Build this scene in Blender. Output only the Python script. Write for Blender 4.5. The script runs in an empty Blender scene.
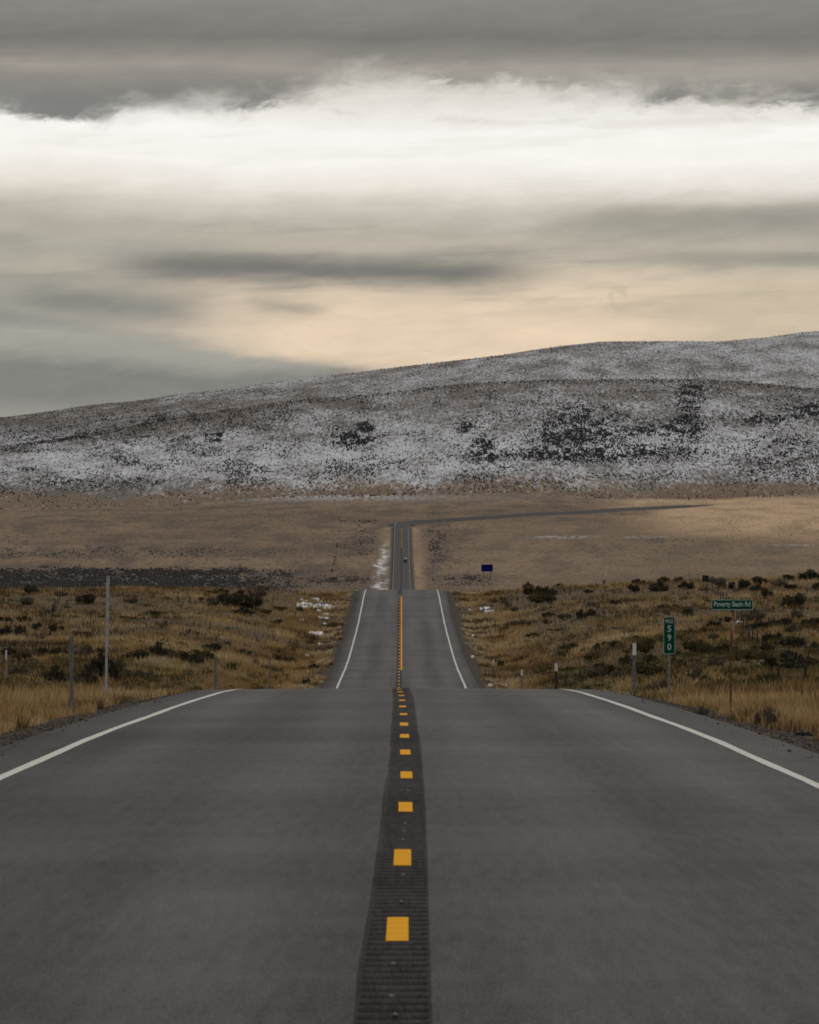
import bpy, math, random
import numpy as np
from mathutils import Vector, Matrix

scene = bpy.context.scene
COL = scene.collection
R = np.random.RandomState
FPX = 4450.0            # focal length in pixels of the 1024 px side
EYE = 1.66

# ------------------------------------------------------------------ helpers
def lin(r, g, b):
    return tuple(((c/255.0)/12.92 if c/255.0 <= .04045 else ((c/255.0+.055)/1.055)**2.4) for c in (r, g, b))

def hermite(xs, ys):
    """monotone cubic interpolation"""
    xs = np.array(xs, float); ys = np.array(ys, float)
    h = np.diff(xs); d = np.diff(ys)/h
    m = np.zeros(len(xs)); m[0] = d[0]; m[-1] = d[-1]
    for i in range(1, len(xs)-1):
        if d[i-1]*d[i] > 0:
            w1 = 2*h[i]+h[i-1]; w2 = h[i]+2*h[i-1]
            m[i] = (w1+w2)/(w1/d[i-1]+w2/d[i])
    def f(x):
        x = np.asarray(x, float); xc = np.clip(x, xs[0], xs[-1])
        k = np.clip(np.searchsorted(xs, xc)-1, 0, len(xs)-2)
        t = (xc-xs[k])/h[k]
        return ((1+2*t)*(1-t)**2*ys[k] + t*(1-t)**2*h[k]*m[k] + t*t*(3-2*t)*ys[k+1] + t*t*(t-1)*h[k]*m[k+1])
    return f

def sstep(x, a, b):
    t = np.clip((np.asarray(x, float)-a)/(b-a), 0, 1); return t*t*(3-2*t)

def _hash(ix, iy, seed):
    h = (ix.astype(np.int64)*374761393 + iy.astype(np.int64)*668265263 + seed*982451653) & 0xffffffff
    h = ((h ^ (h >> 13))*1274126177) & 0xffffffff
    return ((h ^ (h >> 16)) & 0xffff)/65535.0

def vnoise(x, y, seed=0):
    x = np.asarray(x, float); y = np.asarray(y, float)
    ix = np.floor(x); iy = np.floor(y); fx = x-ix; fy = y-iy
    fx = fx*fx*(3-2*fx); fy = fy*fy*(3-2*fy)
    a = _hash(ix, iy, seed); b = _hash(ix+1, iy, seed); c = _hash(ix, iy+1, seed); d = _hash(ix+1, iy+1, seed)
    return (a*(1-fx)+b*fx)*(1-fy)+(c*(1-fx)+d*fx)*fy

def fbm(x, y, seed=0, octv=4):
    s = 0; a = .5; n = 0
    for o in range(octv):
        s = s+a*vnoise(x*2**o, y*2**o, seed+o*7); n += a; a *= .5
    return s/n

def mesh_np(name, V, F, mat=None, parent=None, attrs=None, smooth=False, kind=None):
    V = np.asarray(V, np.float32).reshape(-1, 3)
    Fs = F if isinstance(F, list) else [F]
    Fs = [np.asarray(f, np.int32) for f in Fs if len(f)]
    me = bpy.data.meshes.new(name)
    me.vertices.add(len(V)); me.vertices.foreach_set('co', V.ravel())
    loops = np.concatenate([f.ravel() for f in Fs])
    tot = np.concatenate([np.full(len(f), f.shape[1], np.int32) for f in Fs])
    start = np.concatenate([[0], np.cumsum(tot)[:-1]]).astype(np.int32)
    me.loops.add(len(loops)); me.loops.foreach_set('vertex_index', loops)
    me.polygons.add(len(tot)); me.polygons.foreach_set('loop_start', start)
    if smooth: me.polygons.foreach_set('use_smooth', np.ones(len(tot), bool))
    for k, v in (attrs or {}).items():
        at = me.attributes.new(k, 'FLOAT', 'POINT'); at.data.foreach_set('value', np.asarray(v, np.float32).ravel())
    me.update(calc_edges=True); me.validate()
    if mat: me.materials.append(mat)
    o = bpy.data.objects.new(name, me); COL.objects.link(o)
    if parent: o.parent = parent
    if kind: o['kind'] = kind
    return o

def grid_faces(nr, nc):
    i = np.arange(nr*nc).reshape(nr, nc)
    return np.stack([i[:-1, :-1], i[:-1, 1:], i[1:, 1:], i[1:, :-1]], -1).reshape(-1, 4)

class MB:
    """collects boxes, tubes and prisms for ONE mesh object"""
    def __init__(s): s.v = []; s.f = []
    def add(s, vs, fs):
        n = len(s.v); s.v += [tuple(v) for v in vs]; s.f += [tuple(n+i for i in f) for f in fs]
    def box(s, c, d, rot=None, bev=0):
        x, y, z = (k/2 for k in d); b = min(bev, x*.9, y*.9, z*.9)
        if b <= 0:
            vs = [Vector((sx*x, sy*y, sz*z)) for sz in (-1, 1) for sy in (-1, 1) for sx in (-1, 1)]
            fs = [(0, 2, 3, 1), (4, 5, 7, 6), (0, 1, 5, 4), (2, 6, 7, 3), (0, 4, 6, 2), (1, 3, 7, 5)]
        else:                                                   # chamfered edges
            ring = [(x-b, -y), (x, -y+b), (x, y-b), (x-b, y), (-x+b, y), (-x, y-b), (-x, -y+b), (-x+b, -y)]
            inn = [(px-math.copysign(b, px)*.9, py-math.copysign(b, py)*.9) for px, py in ring]
            vs = [Vector((p[0], p[1], -z)) for p in inn]+[Vector((p[0], p[1], -z+b)) for p in ring]
            vs += [Vector((p[0], p[1], z-b)) for p in ring]+[Vector((p[0], p[1], z)) for p in inn]
            fs = [tuple(range(7, -1, -1)), tuple(range(24, 32))]
            for L in range(3):
                for i in range(8):
                    j = (i+1) % 8; fs.append((L*8+i, L*8+j, L*8+8+j, L*8+8+i))
        if rot is not None: vs = [rot @ v for v in vs]
        s.add([v+Vector(c) for v in vs], fs); return s
    def tube(s, pts, r, n=8, cap=True):
        pts = [Vector(p) for p in pts]; rs = r if isinstance(r, (list, tuple)) else [r]*len(pts)
        vs = []
        for i, p in enumerate(pts):
            t = (pts[min(i+1, len(pts)-1)]-pts[max(i-1, 0)]).normalized()
            u = t.cross(Vector((0, 1, 0)) if abs(t.y) < .9 else Vector((1, 0, 0))).normalized(); w = t.cross(u)
            vs += [p+(u*math.cos(a)+w*math.sin(a))*rs[i] for a in (2*math.pi*k/n for k in range(n))]
        fs = [(i*n+k, i*n+(k+1) % n, (i+1)*n+(k+1) % n, (i+1)*n+k) for i in range(len(pts)-1) for k in range(n)]
        if cap: fs += [tuple(range(n-1, -1, -1)), tuple(range((len(pts)-1)*n, len(pts)*n))]
        s.add(vs, fs); return s
    def prism(s, poly, t, M):
        """polygon in local xz extruded +-t/2 along local y, placed by matrix M"""
        n = len(poly)
        vs = [M @ Vector((a, -t/2, b)) for a, b in poly]+[M @ Vector((a, t/2, b)) for a, b in poly]
        fs = [tuple(range(n)), tuple(range(2*n-1, n-1, -1))]+[(i, i+n, (i+1) % n+n, (i+1) % n) for i in range(n)]
        s.add(vs, fs); return s
    def build(s, name, mat, parent=None, loc=None, smooth=False):
        me = bpy.data.meshes.new(name); me.from_pydata(s.v, [], s.f); me.update()
        if smooth:
            me.polygons.foreach_set('use_smooth', [True]*len(me.polygons))
        me.materials.append(mat)
        o = bpy.data.objects.new(name, me); COL.objects.link(o)
        if parent: o.parent = parent
        if loc is not None: o.location = loc
        return o

def thing(name, label, cat, loc=(0, 0, 0), rz=0, group=None):
    o = bpy.data.objects.new(name, None); COL.objects.link(o)
    o.location = loc; o.rotation_euler = (0, 0, rz); o.empty_display_size = .2
    return tag(o, label, cat, group)

def tag(o, label, cat, group=None):
    o['label'] = label; o['category'] = cat
    if group: o['group'] = group
    return o

# ------------------------------------------------------------------ node helpers
class NT:
    def __init__(s, tree): s.t = tree; s.n = tree.nodes; s.l = tree.links
    def put(s, sock, v):
        if hasattr(v, 'is_linked') or isinstance(v, bpy.types.NodeSocket): s.l.new(v, sock)
        elif isinstance(v, (tuple, list)) and len(v) == 3 and sock.type == 'RGBA': sock.default_value = (*v, 1)
        else: sock.default_value = v
    def m(s, op, a, b=0.0, c=0.0, clamp=False):
        n = s.n.new('ShaderNodeMath'); n.operation = op; n.use_clamp = clamp
        for i, v in enumerate((a, b, c)): s.put(n.inputs[i], v)
        return n.outputs[0]
    def add(s, a, b): return s.m('ADD', a, b)
    def sub(s, a, b): return s.m('SUBTRACT', a, b)
    def mul(s, a, b): return s.m('MULTIPLY', a, b)
    def sm(s, x, a, b, lo=0.0, hi=1.0):
        n = s.n.new('ShaderNodeMapRange'); n.interpolation_type = 'SMOOTHSTEP'; n.clamp = True
        s.put(n.inputs['Value'], x); n.inputs['From Min'].default_value = a; n.inputs['From Max'].default_value = b
        n.inputs['To Min'].default_value = lo; n.inputs['To Max'].default_value = hi
        return n.outputs['Result']
    def mix(s, f, a, b, bt='MIX'):
        n = s.n.new('ShaderNodeMix'); n.data_type = 'RGBA'; n.blend_type = bt; n.clamp_factor = True
        s.put(n.inputs[0], f); s.put(n.inputs[6], a); s.put(n.inputs[7], b); return n.outputs[2]
    def noise(s, vec, scale=1.0, detail=4.0, rough=.55, dist=0.0):
        n = s.n.new('ShaderNodeTexNoise'); s.l.new(vec, n.inputs['Vector'])
        n.inputs['Scale'].default_value = scale; n.inputs['Detail'].default_value = detail
        n.inputs['Roughness'].default_value = rough; n.inputs['Distortion'].default_value = dist
        return n.outputs['Fac']
    def voro(s, vec, scale=1.0):
        n = s.n.new('ShaderNodeTexVoronoi'); s.l.new(vec, n.inputs['Vector']); n.inputs['Scale'].default_value = scale
        return n.outputs['Distance']
    def ramp(s, x, stops, interp='LINEAR'):
        n = s.n.new('ShaderNodeValToRGB'); cr = n.color_ramp; cr.interpolation = interp
        while len(cr.elements) < len(stops): cr.elements.new(.5)
        for e, (p, c) in zip(cr.elements, stops):
            e.position = p; e.color = (*c, 1)
        s.put(n.inputs[0], x); return n.outputs[0]
    def xyz(s, vec):
        n = s.n.new('ShaderNodeSeparateXYZ'); s.l.new(vec, n.inputs[0]); return n.outputs
    def vec(s, x, y, z=0.0):
        n = s.n.new('ShaderNodeCombineXYZ'); s.put(n.inputs[0], x); s.put(n.inputs[1], y); s.put(n.inputs[2], z); return n.outputs[0]
    def coord(s, which='Object'):
        return s.n.new('ShaderNodeTexCoord').outputs[which]
    def pos(s): return s.n.new('ShaderNodeNewGeometry').outputs['Position']
    def attr(s, name):
        n = s.n.new('ShaderNodeAttribute'); n.attribute_name = name; return n.outputs['Fac']
    def rnd(s): return s.n.new('ShaderNodeObjectInfo').outputs['Random']
    def bump(s, h, strength=.3, dist=.02):
        n = s.n.new('ShaderNodeBump'); n.inputs['Strength'].default_value = strength; n.inputs['Distance'].default_value = dist
        s.l.new(h, n.inputs['Height']); return n.outputs[0]

def material(name, build=None, color=(.2, .2, .2), rough=.7, spec=.3, metal=0.0, vary=.12, scale=8.0):
    mt = bpy.data.materials.new(name); mt.use_nodes = True
    nt = NT(mt.node_tree); bs = nt.n['Principled BSDF']
    bs.inputs['Roughness'].default_value = rough; bs.inputs['Metallic'].default_value = metal
    bs.inputs['Specular IOR Level'].default_value = spec
    if build: build(nt, bs)
    else:
        n = nt.noise(nt.coord(), scale, 5, .6)
        c = nt.mix(nt.sm(n, .3, .7), tuple(k*(1-vary*1.6) for k in color), tuple(min(1, k*(1+vary)) for k in color))
        nt.l.new(c, bs.inputs['Base Color'])
    return mt

# ------------------------------------------------------------------ the land
def cx(Y): return -.05-.00178*(np.asarray(Y, float)-20)

road_z = hermite(
    [-120, 0, 38, 50, 57.6, 66, 79.6, 96, 110, 130, 160, 200, 235, 252, 292, 341, 395, 425, 440, 452, 465, 480, 520, 600, 1000, 1500, 1889, 2150, 2406, 2450, 2800, 3000],
    [.02, 0, 0, -.02, -.055, -.11, -.22, -.41, -.69, -1.35, -2.6, -3.78, -3.86, -3.70, -3.2, -2.04, -.23, 1.05, 1.62, 1.92, 2.02, 1.88, .9, -2, -9, -5, 5, 20.5, 37.9, 40.6, 57, 66])
side_z = hermite(
    [-120, 40, 75, 100, 130, 160, 190, 230, 260, 300, 340, 390, 430, 455, 480, 520, 600, 1000, 1500, 1889, 2150, 2406, 2450, 2800, 3000],
    [-.5, -.45, -.3, -.5, -1.05, -1.65, -2.15, -2.5, -2.3, -1.45, -.4, 1.0, 2.15, 2.5, 2.3, 1.2, -1.8, -9, -5, 5, 20.5, 37.6, 40.6, 57, 66])
CROWN = .009
HALF = 4.45
foot_py = hermite([-900, 0, 150, 300, 400, 520, 600, 700, 819, 1700], [508, 507, 505, 496, 494, 493, 497, 499, 492, 480])
front_py = hermite([-900, 0, 150, 260, 406, 450, 560, 700, 819, 1700], [480, 447, 424, 405, 391, 385, 379.5, 379.5, 389, 420])
back_py = hermite([-900, 0, 110, 220, 300, 360, 406, 500, 574, 611, 702, 757, 819, 1700], [470, 418, 403, 390, 378, 372, 366, 355, 344.5, 341, 341.5, 338, 331, 318])
def z_of(py, Y): return EYE-(py-593.0)*Y/FPX

def ground(X, Y):
    X = np.asarray(X, float); Y = np.asarray(Y, float)
    a = np.abs(X-cx(Y))
    w = sstep(a, 6.5, 17)*sstep(Y, 5, 40)
    w = np.where(Y > 480, w*(1-sstep(Y, 480, 620)), w)
    drop = .07+CROWN*np.minimum(a, HALF)+.03*sstep(a, HALF-.05, HALF+.1)+.22*sstep(a, HALF+.2, 6.6)
    bumps = (fbm(X/26+5, Y/34, 3, 4)-.5)*1.5*1.25*sstep(a, 9, 26)*sstep(Y, 60, 180)*(1-sstep(Y, 400, 470)*.75)
    micro = (fbm(X/2.2, Y/2.2, 11, 3)-.5)*.22*sstep(a, 5.2, 8)
    tilt = np.interp(X, [-80, -40, 0, 9, 19, 41, 90], [-.5, -.55, -.5, -.45, -.2, .75, 1.3])*sstep(Y, 290, 430)*(1-sstep(Y, 480, 650))
    z = (road_z(Y)-drop)*(1-w)+(side_z(Y)+tilt)*w+bumps*(1-sstep(Y, 470, 600))+micro*(1-sstep(Y, 500, 800))
    z = z+(fbm(X/160+3, Y/220, 21, 4)-.5)*7*sstep(a, 14, 90)*sstep(Y, 560, 1000)*(1-sstep(Y, 1500, 2900)*.75)
    return z

def hill(X, Y):
    """hills beyond the foot (Y >= 3000)"""
    px = 409.5+FPX*X/Y
    z0 = z_of(foot_py(px), 3000.0)
    z1 = z_of(front_py(px), 4000.0)
    z2 = z_of(back_py(px), 5500.0)
    t = np.clip((Y-3000)/1000, 0, 1)
    za = z0+(z1-z0)*(t**.92)
    zd = z1+3                                              # the dip behind the front ridge
    t2 = np.clip((Y-4000)/1500, 0, 1)
    depth = sstep(px, 60, 420)
    zb = z1+(z2-z1)*(t2*(1-depth)+depth*sstep(t2, .18, 1.0)*.55+depth*.45*t2**2)
    zc = z2-(Y-5500)*.05
    z = np.where(Y <= 4000, za, np.where(Y <= 5500, zb, zc))
    gully = (fbm(X/55+9, Y/300, 41, 4)-.5)*10*sstep(Y, 3050, 3300)*(1-sstep(Y, 3850, 4000)*.8)
    gully = gully+(fbm(X/70, Y/260, 47, 4)-.5)*9*sstep(Y, 4100, 4600)*(1-sstep(Y, 5300, 5500)*.75)
    return z+gully

def terrain(X, Y):
    X = np.asarray(X, float); Y = np.asarray(Y, float)
    g = ground(X, np.minimum(Y, 3000)); h = hill(X, np.maximum(Y, 3000))
    px = 409.5+FPX*X/np.maximum(Y, 1.0)
    k = sstep(Y, 2450, 3000)
    target = z_of(foot_py(px), 3000.0)
    g = g+(target-66.0)*k
    return np.where(Y >= 3000, h, g)

def at_px(px, py, lo=46.0, hi=470.0):
    """where the line of sight through a picture point meets the ground"""
    Y = np.linspace(lo, hi, 1700); X = (px-409.5)/FPX*Y
    q = 593-FPX*(terrain(X, Y)-EYE)/Y
    ok = np.nonzero(q <= py)[0]
    i = ok[0] if len(ok) else int(np.argmin(q))
    return X[i], Y[i], float(terrain(X[i], Y[i]))

# ------------------------------------------------------------------ materials
def m_asphalt(nt, bs, dark=1.0):
    p = nt.pos(); x, y, z = nt.xyz(p)
    xl = nt.add(x, nt.mul(y, .00178))
    grain = nt.noise(nt.vec(nt.mul(x, 85), nt.mul(y, 9)), 1, 2, .7)
    grain2 = nt.noise(nt.vec(nt.mul(x, 13), nt.mul(y, 1.0)), 1, 4, .7)
    big = nt.noise(nt.vec(nt.mul(xl, .75), nt.mul(y, .022)), 1, 5, .6)
    trans = nt.noise(nt.vec(nt.mul(xl, .22), nt.mul(y, 1.1)), 1, 4, .6)
    trans2 = nt.noise(nt.vec(nt.mul(xl, .1), nt.mul(y, .16)), 1, 3, .5)
    ax = nt.m('ABSOLUTE', xl)
    wheel = nt.add(nt.sm(nt.m('ABSOLUTE', nt.sub(ax, 1.0)), .75, .1), nt.sm(nt.m('ABSOLUTE', nt.sub(ax, 2.75)), .65, .1))
    v = nt.mul(nt.sub(grain, .5), 1.9)
    v = nt.add(v, nt.mul(nt.sub(grain2, .5), 1.25))
    v = nt.add(v, nt.mul(nt.sub(big, .5), 1.5))
    v = nt.add(v, nt.mul(nt.sub(trans, .5), .45))
    v = nt.add(v, nt.mul(nt.sub(trans2, .5), 1.0))
    v = nt.add(v, nt.mul(wheel, nt.mul(nt.sm(trans2, .3, .6, .5, 1.0), .34)))
    v = nt.sub(v, nt.mul(nt.sm(ax, 3.9, 4.35), .12))
    # an oil spot in the right lane
    d = nt.m('SQRT', nt.add(nt.m('POWER', nt.sub(x, 1.05), 2.0), nt.m('POWER', nt.mul(nt.sub(y, 57.5), .17), 2.0)))
    v = nt.sub(v, nt.mul(nt.sm(nt.add(d, nt.mul(nt.sub(grain2, .5), .15)), .26, .05), .22))
    v = nt.add(v, .80)
    v = nt.mul(v, nt.sm(y, 900, 1500, 1.0, .40))        # an older, darker surface on the far straight
    base = nt.mix(big, (.049*dark, .0452*dark, .0448*dark), (.059*dark, .0545*dark, .0535*dark))
    if dark < 1: base = nt.mix(nt.mul(nt.attr('groove'), nt.sm(grain2, .25, .55, .72, .97)), base, (.006, .0055, .005))  # shade of the cuts put into the groove colour
    sc = nt.n.new('ShaderNodeVectorMath'); sc.operation = 'SCALE'
    nt.l.new(base, sc.inputs[0]); nt.l.new(v, sc.inputs['Scale'])
    nt.l.new(sc.outputs[0], bs.inputs['Base Color'])
    nt.l.new(nt.bump(nt.add(grain, grain2), .35, .006), bs.inputs['Normal'])
MAT = {}
MAT['asphalt'] = material('asphalt', lambda n, b: m_asphalt(n, b, 1.0), rough=.5, spec=.011)
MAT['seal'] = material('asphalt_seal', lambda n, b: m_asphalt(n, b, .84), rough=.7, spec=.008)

def m_paint(c0, c1, wear):
    def f(nt, bs):
        p = nt.pos(); g = nt.noise(p, 40, 5, .7); g2 = nt.noise(p, 6, 3, .6)
        base = nt.mix(g2, c0, c1)
        worn = nt.sm(nt.add(g, nt.mul(g2, .35)), wear, wear+.12)
        nt.l.new(nt.mix(worn, base, (.11, .10, .09)), bs.inputs['Base Color'])
        nt.l.new(nt.bump(g, .3, .004), bs.inputs['Normal'])
    return f
MAT['white_paint'] = material('white_road_paint', m_paint((.46, .44, .40), (.58, .56, .51), .72), rough=.85, spec=.1)
MAT['yellow_paint'] = material('yellow_road_paint', m_paint((.62, .285, .013), (.70, .335, .020), .82), rough=.9, spec=.04)

def m_field(nt, bs):
    p = nt.pos(); x, y, z = nt.xyz(p)
    n1 = nt.noise(p, .09, 5, .6); n2 = nt.noise(p, .8, 5, .65); n3 = nt.noise(p, 9, 4, .7)
    c = nt.mix(nt.sm(n1, .38, .62), (.085, .055, .026), (.135, .085, .036))
    c = nt.mix(nt.sm(n2, .42, .68), c, (.060, .043, .026))
    pale = nt.sm(nt.noise(nt.vec(nt.mul(x, .08), nt.mul(y, .035)), 1, 4, .6), .60, .72)
    c = nt.mix(nt.mul(pale, .5), c, (.20, .155, .10))
    gr = nt.attr('shoulder')
    peb = nt.voro(p, 26)
    gc = nt.mix(nt.sm(nt.add(peb, nt.mul(n3, .4)), .3, .85), (.075, .054, .038), (.026, .019, .014))
    gc = nt.mix(nt.sm(n2, .45, .65), gc, (.060, .044, .030))
    c = nt.mix(nt.sm(nt.add(gr, nt.mul(nt.sub(n2, .5), .7)), .35, .6), c, gc)
    c = nt.mix(nt.mul(nt.sub(n3, .3), .5), c, (.03, .022, .014))
    nt.l.new(c, bs.inputs['Base Color'])
    nt.l.new(nt.bump(nt.add(n3, n2), .8, .06), bs.inputs['Normal'])
MAT['field'] = material('dry_field_soil', m_field, rough=.95, spec=.1)

def m_plain(nt, bs):
    p = nt.pos(); x, y, z = nt.xyz(p)
    a = nt.noise(nt.vec(nt.mul(x, .006), nt.mul(y, .0045)), 1, 6, .62)
    b = nt.noise(nt.vec(nt.mul(x, .05), nt.mul(y, .012)), 1, 5, .65)
    s = nt.noise(nt.vec(nt.mul(x, .35), nt.mul(y, .06)), 1, 4, .7)
    s4 = nt.noise(nt.vec(nt.mul(x, 1.1), nt.mul(y, .13)), 1, 3, .7)
    c = nt.mix(nt.sm(a, .36, .64), (.150, .098, .058), (.215, .145, .088))
    c = nt.mix(nt.mul(nt.sm(b, .42, .64), .85), c, (.090, .064, .045))
    c = nt.mix(nt.mul(nt.sm(s, .46, .66), .62), c, (.058, .045, .036))
    c = nt.mix(nt.mul(nt.sm(s4, .48, .66), .5), c, (.062, .047, .036))
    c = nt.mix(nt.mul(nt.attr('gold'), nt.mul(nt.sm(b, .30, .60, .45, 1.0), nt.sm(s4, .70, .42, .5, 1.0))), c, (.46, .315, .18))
    c = nt.mix(nt.mul(nt.attr('sage'), nt.sm(nt.add(b, s), .95, 1.25, 1.0, .55)), c, (.058, .051, .047))
    c = nt.mix(nt.mul(nt.attr('verge'), nt.sm(nt.add(s, nt.mul(b, .6)), .62, .95, .1, 1.0)), c, (.30, .21, .12))
    c = nt.mix(nt.attr('shoulder'), c, (.050, .044, .040))
    sn = nt.mul(nt.attr('snow'), nt.sm(nt.add(nt.noise(nt.vec(nt.mul(x, .30), nt.mul(y, .055)), 1, 5, .75), nt.mul(b, .3)), .60, .70))
    c = nt.mix(sn, c, (.60, .605, .625))
    nt.l.new(c, bs.inputs['Base Color'])
MAT['plain'] = material('sagebrush_plain', m_plain, rough=.95, spec=.08)

def m_hill(nt, bs):
    p = nt.pos(); x, y, z = nt.xyz(p)
    v = nt.vec(nt.mul(x, .22), nt.mul(y, .040))
    s = nt.noise(v, 1, 5, .72)
    s2 = nt.noise(nt.vec(nt.mul(x, .62), nt.mul(y, .11)), 1, 3, .7)
    b = nt.noise(nt.vec(nt.mul(x, .03), nt.mul(y, .008)), 1, 5, .6)
    soil = nt.mix(b, (.100, .087, .076), (.165, .142, .122))
    soil = nt.mix(nt.mul(nt.sm(s2, .5, .64), .8), soil, (.045, .040, .037))
    soil = nt.mix(nt.sm(nt.add(nt.attr('foot'), nt.mul(nt.sub(s, .5), .9)), .25, .75), soil, nt.mix(nt.sm(s2, .4, .62), (.185, .128, .080), (.095, .070, .050)))
    amt = nt.attr('snow')
    s3 = nt.noise(nt.vec(nt.mul(x, .45), nt.mul(y, .045)), 1, 2, .6)
    q = nt.add(nt.add(nt.mul(s, .8), nt.add(nt.mul(nt.sub(s2, .5), .7), nt.mul(nt.sub(s3, .5), .7))), nt.mul(nt.sub(b, .5), .6))
    th = nt.sub(q, nt.sub(.66, nt.mul(amt, .45)))
    m = nt.sm(th, -.20, .26)
    snow = nt.mix(b, (.38, .385, .405), (.53, .535, .555))
    c = nt.mix(m, soil, snow)
    nt.l.new(c, bs.inputs['Base Color'])
MAT['hill'] = material('snow_dusted_hill', m_hill, rough=.95, spec=.05)

def m_leafy(stops, olive=False):
    def f(nt, bs):
        t = nt.attr('tint'); c = nt.ramp(t, stops)
        if olive: c = nt.mix(nt.attr('olive'), c, nt.ramp(t, [(0, (.020, .017, .008)), (.5, (.105, .088, .024)), (1, (.20, .165, .06))]))
        r = nt.rnd()
        c2 = nt.mix(nt.mul(r, .45), c, tuple(k*.55 for k in stops[1][1]))
        nt.l.new(c2, bs.inputs['Base Color'])
    return f
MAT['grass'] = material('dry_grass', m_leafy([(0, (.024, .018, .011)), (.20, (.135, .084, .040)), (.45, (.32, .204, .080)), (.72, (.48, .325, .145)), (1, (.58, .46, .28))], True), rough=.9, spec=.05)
MAT['dark_leaf'] = material('sagebrush_leaf', m_leafy([(0, (.020, .017, .011)), (.5, (.052, .046, .028)), (1, (.125, .108, .070))]), rough=.9, spec=.1)
MAT['green_leaf'] = material('rabbitbrush_leaf', m_leafy([(0, (.026, .022, .011)), (.5, (.075, .064, .026)), (1, (.165, .135, .055))]), rough=.9, spec=.1)
MAT['grey_leaf'] = material('dead_brush_twigs', m_leafy([(0, (.035, .028, .020)), (.5, (.10, .080, .056)), (1, (.20, .165, .12))]), rough=.9, spec=.1)
MAT['far_leaf'] = material('far_sagebrush_leaf', m_leafy([(0, (.020, .022, .027)), (.5, (.036, .038, .044)), (1, (.085, .078, .072))]), rough=.95, spec=.05)  # bluish cast of distance put into the leaf colour in place of haze
MAT['plain_leaf'] = material('plain_sagebrush_leaf', m_leafy([(0, (.026, .025, .026)), (.5, (.050, .046, .045)), (1, (.095, .078, .062))]), rough=.95, spec=.05)
MAT['wood'] = material('weathered_wood', color=(.024, .018, .014), rough=.9, vary=.3, scale=14)
MAT['stem'] = material('shrub_stem', color=(.07, .05, .035), rough=.9, vary=.3)
MAT['grey_steel'] = material('galvanised_steel', color=(.17, .17, .168), rough=.7, metal=.0, vary=.2, scale=10)
MAT['pole'] = material('pale_grey_pole', color=(.31, .30, .295), rough=.65, vary=.2, scale=6)
MAT['rust'] = material('rusty_steel', color=(.115, .055, .032), rough=.85, vary=.45, scale=12)
MAT['dark_brown'] = material('brown_post_paint', color=(.055, .032, .027), rough=.8, vary=.3)
MAT['reflector'] = material('white_reflector_sheet', color=(.60, .60, .58), rough=.5, vary=.08)
MAT['sign_green'] = material('green_sign_sheet', color=(.002, .050, .030), rough=.7, spec=.1, vary=.12, scale=4)
MAT['sign_white'] = material('white_sign_legend', color=(.34, .44, .40), rough=.7, spec=.1, vary=.06)
MAT['sign_red'] = material('red_sign_sheet', color=(.30, .022, .018), rough=.5, vary=.2)
MAT['sign_blue'] = material('blue_sign_sheet', color=(.003, .007, .085), rough=.7, spec=.05, vary=.1)
MAT['sign_pale'] = material('pale_blue_legend', color=(.24, .27, .50), rough=.5, vary=.1)
MAT['black_panel'] = material('black_panel', color=(.012, .012, .011), rough=.8, vary=.2)
MAT['sign_leg'] = material('tan_wood_leg', color=(.11, .08, .055), rough=.9)
MAT['wire'] = material('fence_wire', color=(.12, .10, .085), rough=.7)
MAT['snow'] = material('old_snow', color=(.72, .72, .74), rough=.8, vary=.12, scale=3)
MAT['stone'] = material('shoulder_stone', m_leafy([(0, (.025, .020, .016)), (.5, (.060, .048, .038)), (1, (.15, .12, .09))]), rough=.9)
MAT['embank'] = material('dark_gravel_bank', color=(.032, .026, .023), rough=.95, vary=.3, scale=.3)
MAT['car_paint'] = material('dark_car_paint', color=(.015, .016, .019), rough=.3, spec=.5, vary=.05)
MAT['car_glass'] = material('car_glass', color=(.02, .022, .025), rough=.1, spec=.6, vary=.02)
MAT['tyre'] = material('tyre_rubber', color=(.018, .018, .018), rough=.85)
MAT['lamp_red'] = material('red_lamp_lens', color=(.25, .012, .012), rough=.3)
MAT['glue'] = material('old_marker_glue', color=(.17, .155, .12), rough=.8)

# ------------------------------------------------------------------ ground sheets
off = [0, 2.2, 4.3, 4.5, 4.8, 5.3, 5.9, 6.6, 7.5, 8.6, 10, 11.6, 13.5, 15.8, 18.5, 21.5, 25, 29]
def cols(Y, nfan=52):
    far = 70+.34*np.maximum(Y, 0)
    k = np.arange(1, nfan+1)/nfan
    fan = 29+(far[:, None]-29)*(k[None, :]**1.35)
    s = np.concatenate([np.repeat(np.array(off)[None, :], len(Y), 0), fan], 1)
    return np.concatenate([-s[:, :0:-1], s], 1)
def land(name, Yr, mat, attrf):
    S = cols(Yr); Yg = np.repeat(Yr[:, None], S.shape[1], 1); Xg = S+cx(Yg)
    Z = terrain(Xg, Yg)
    return mesh_np(name, np.stack([Xg, Yg, Z], -1), grid_faces(*Xg.shape), MAT[mat], attrs=attrf(Xg, Yg, Z), smooth=True, kind='structure')

def field_attr(X, Y, Z):
    a = np.abs(X-cx(Y)); return {'shoulder': np.where(Y < 150, 1-sstep(a, 5.1, 6.3), 1-sstep(a, 4.7, np.where(X < 0, 5.5, 6.1)))}
Y1 = np.concatenate([np.arange(-70, 40, 5.0), np.arange(40, 140, 1.0), np.arange(140, 480.1, 2.0)])
land('field', Y1, 'field', field_attr)

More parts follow.
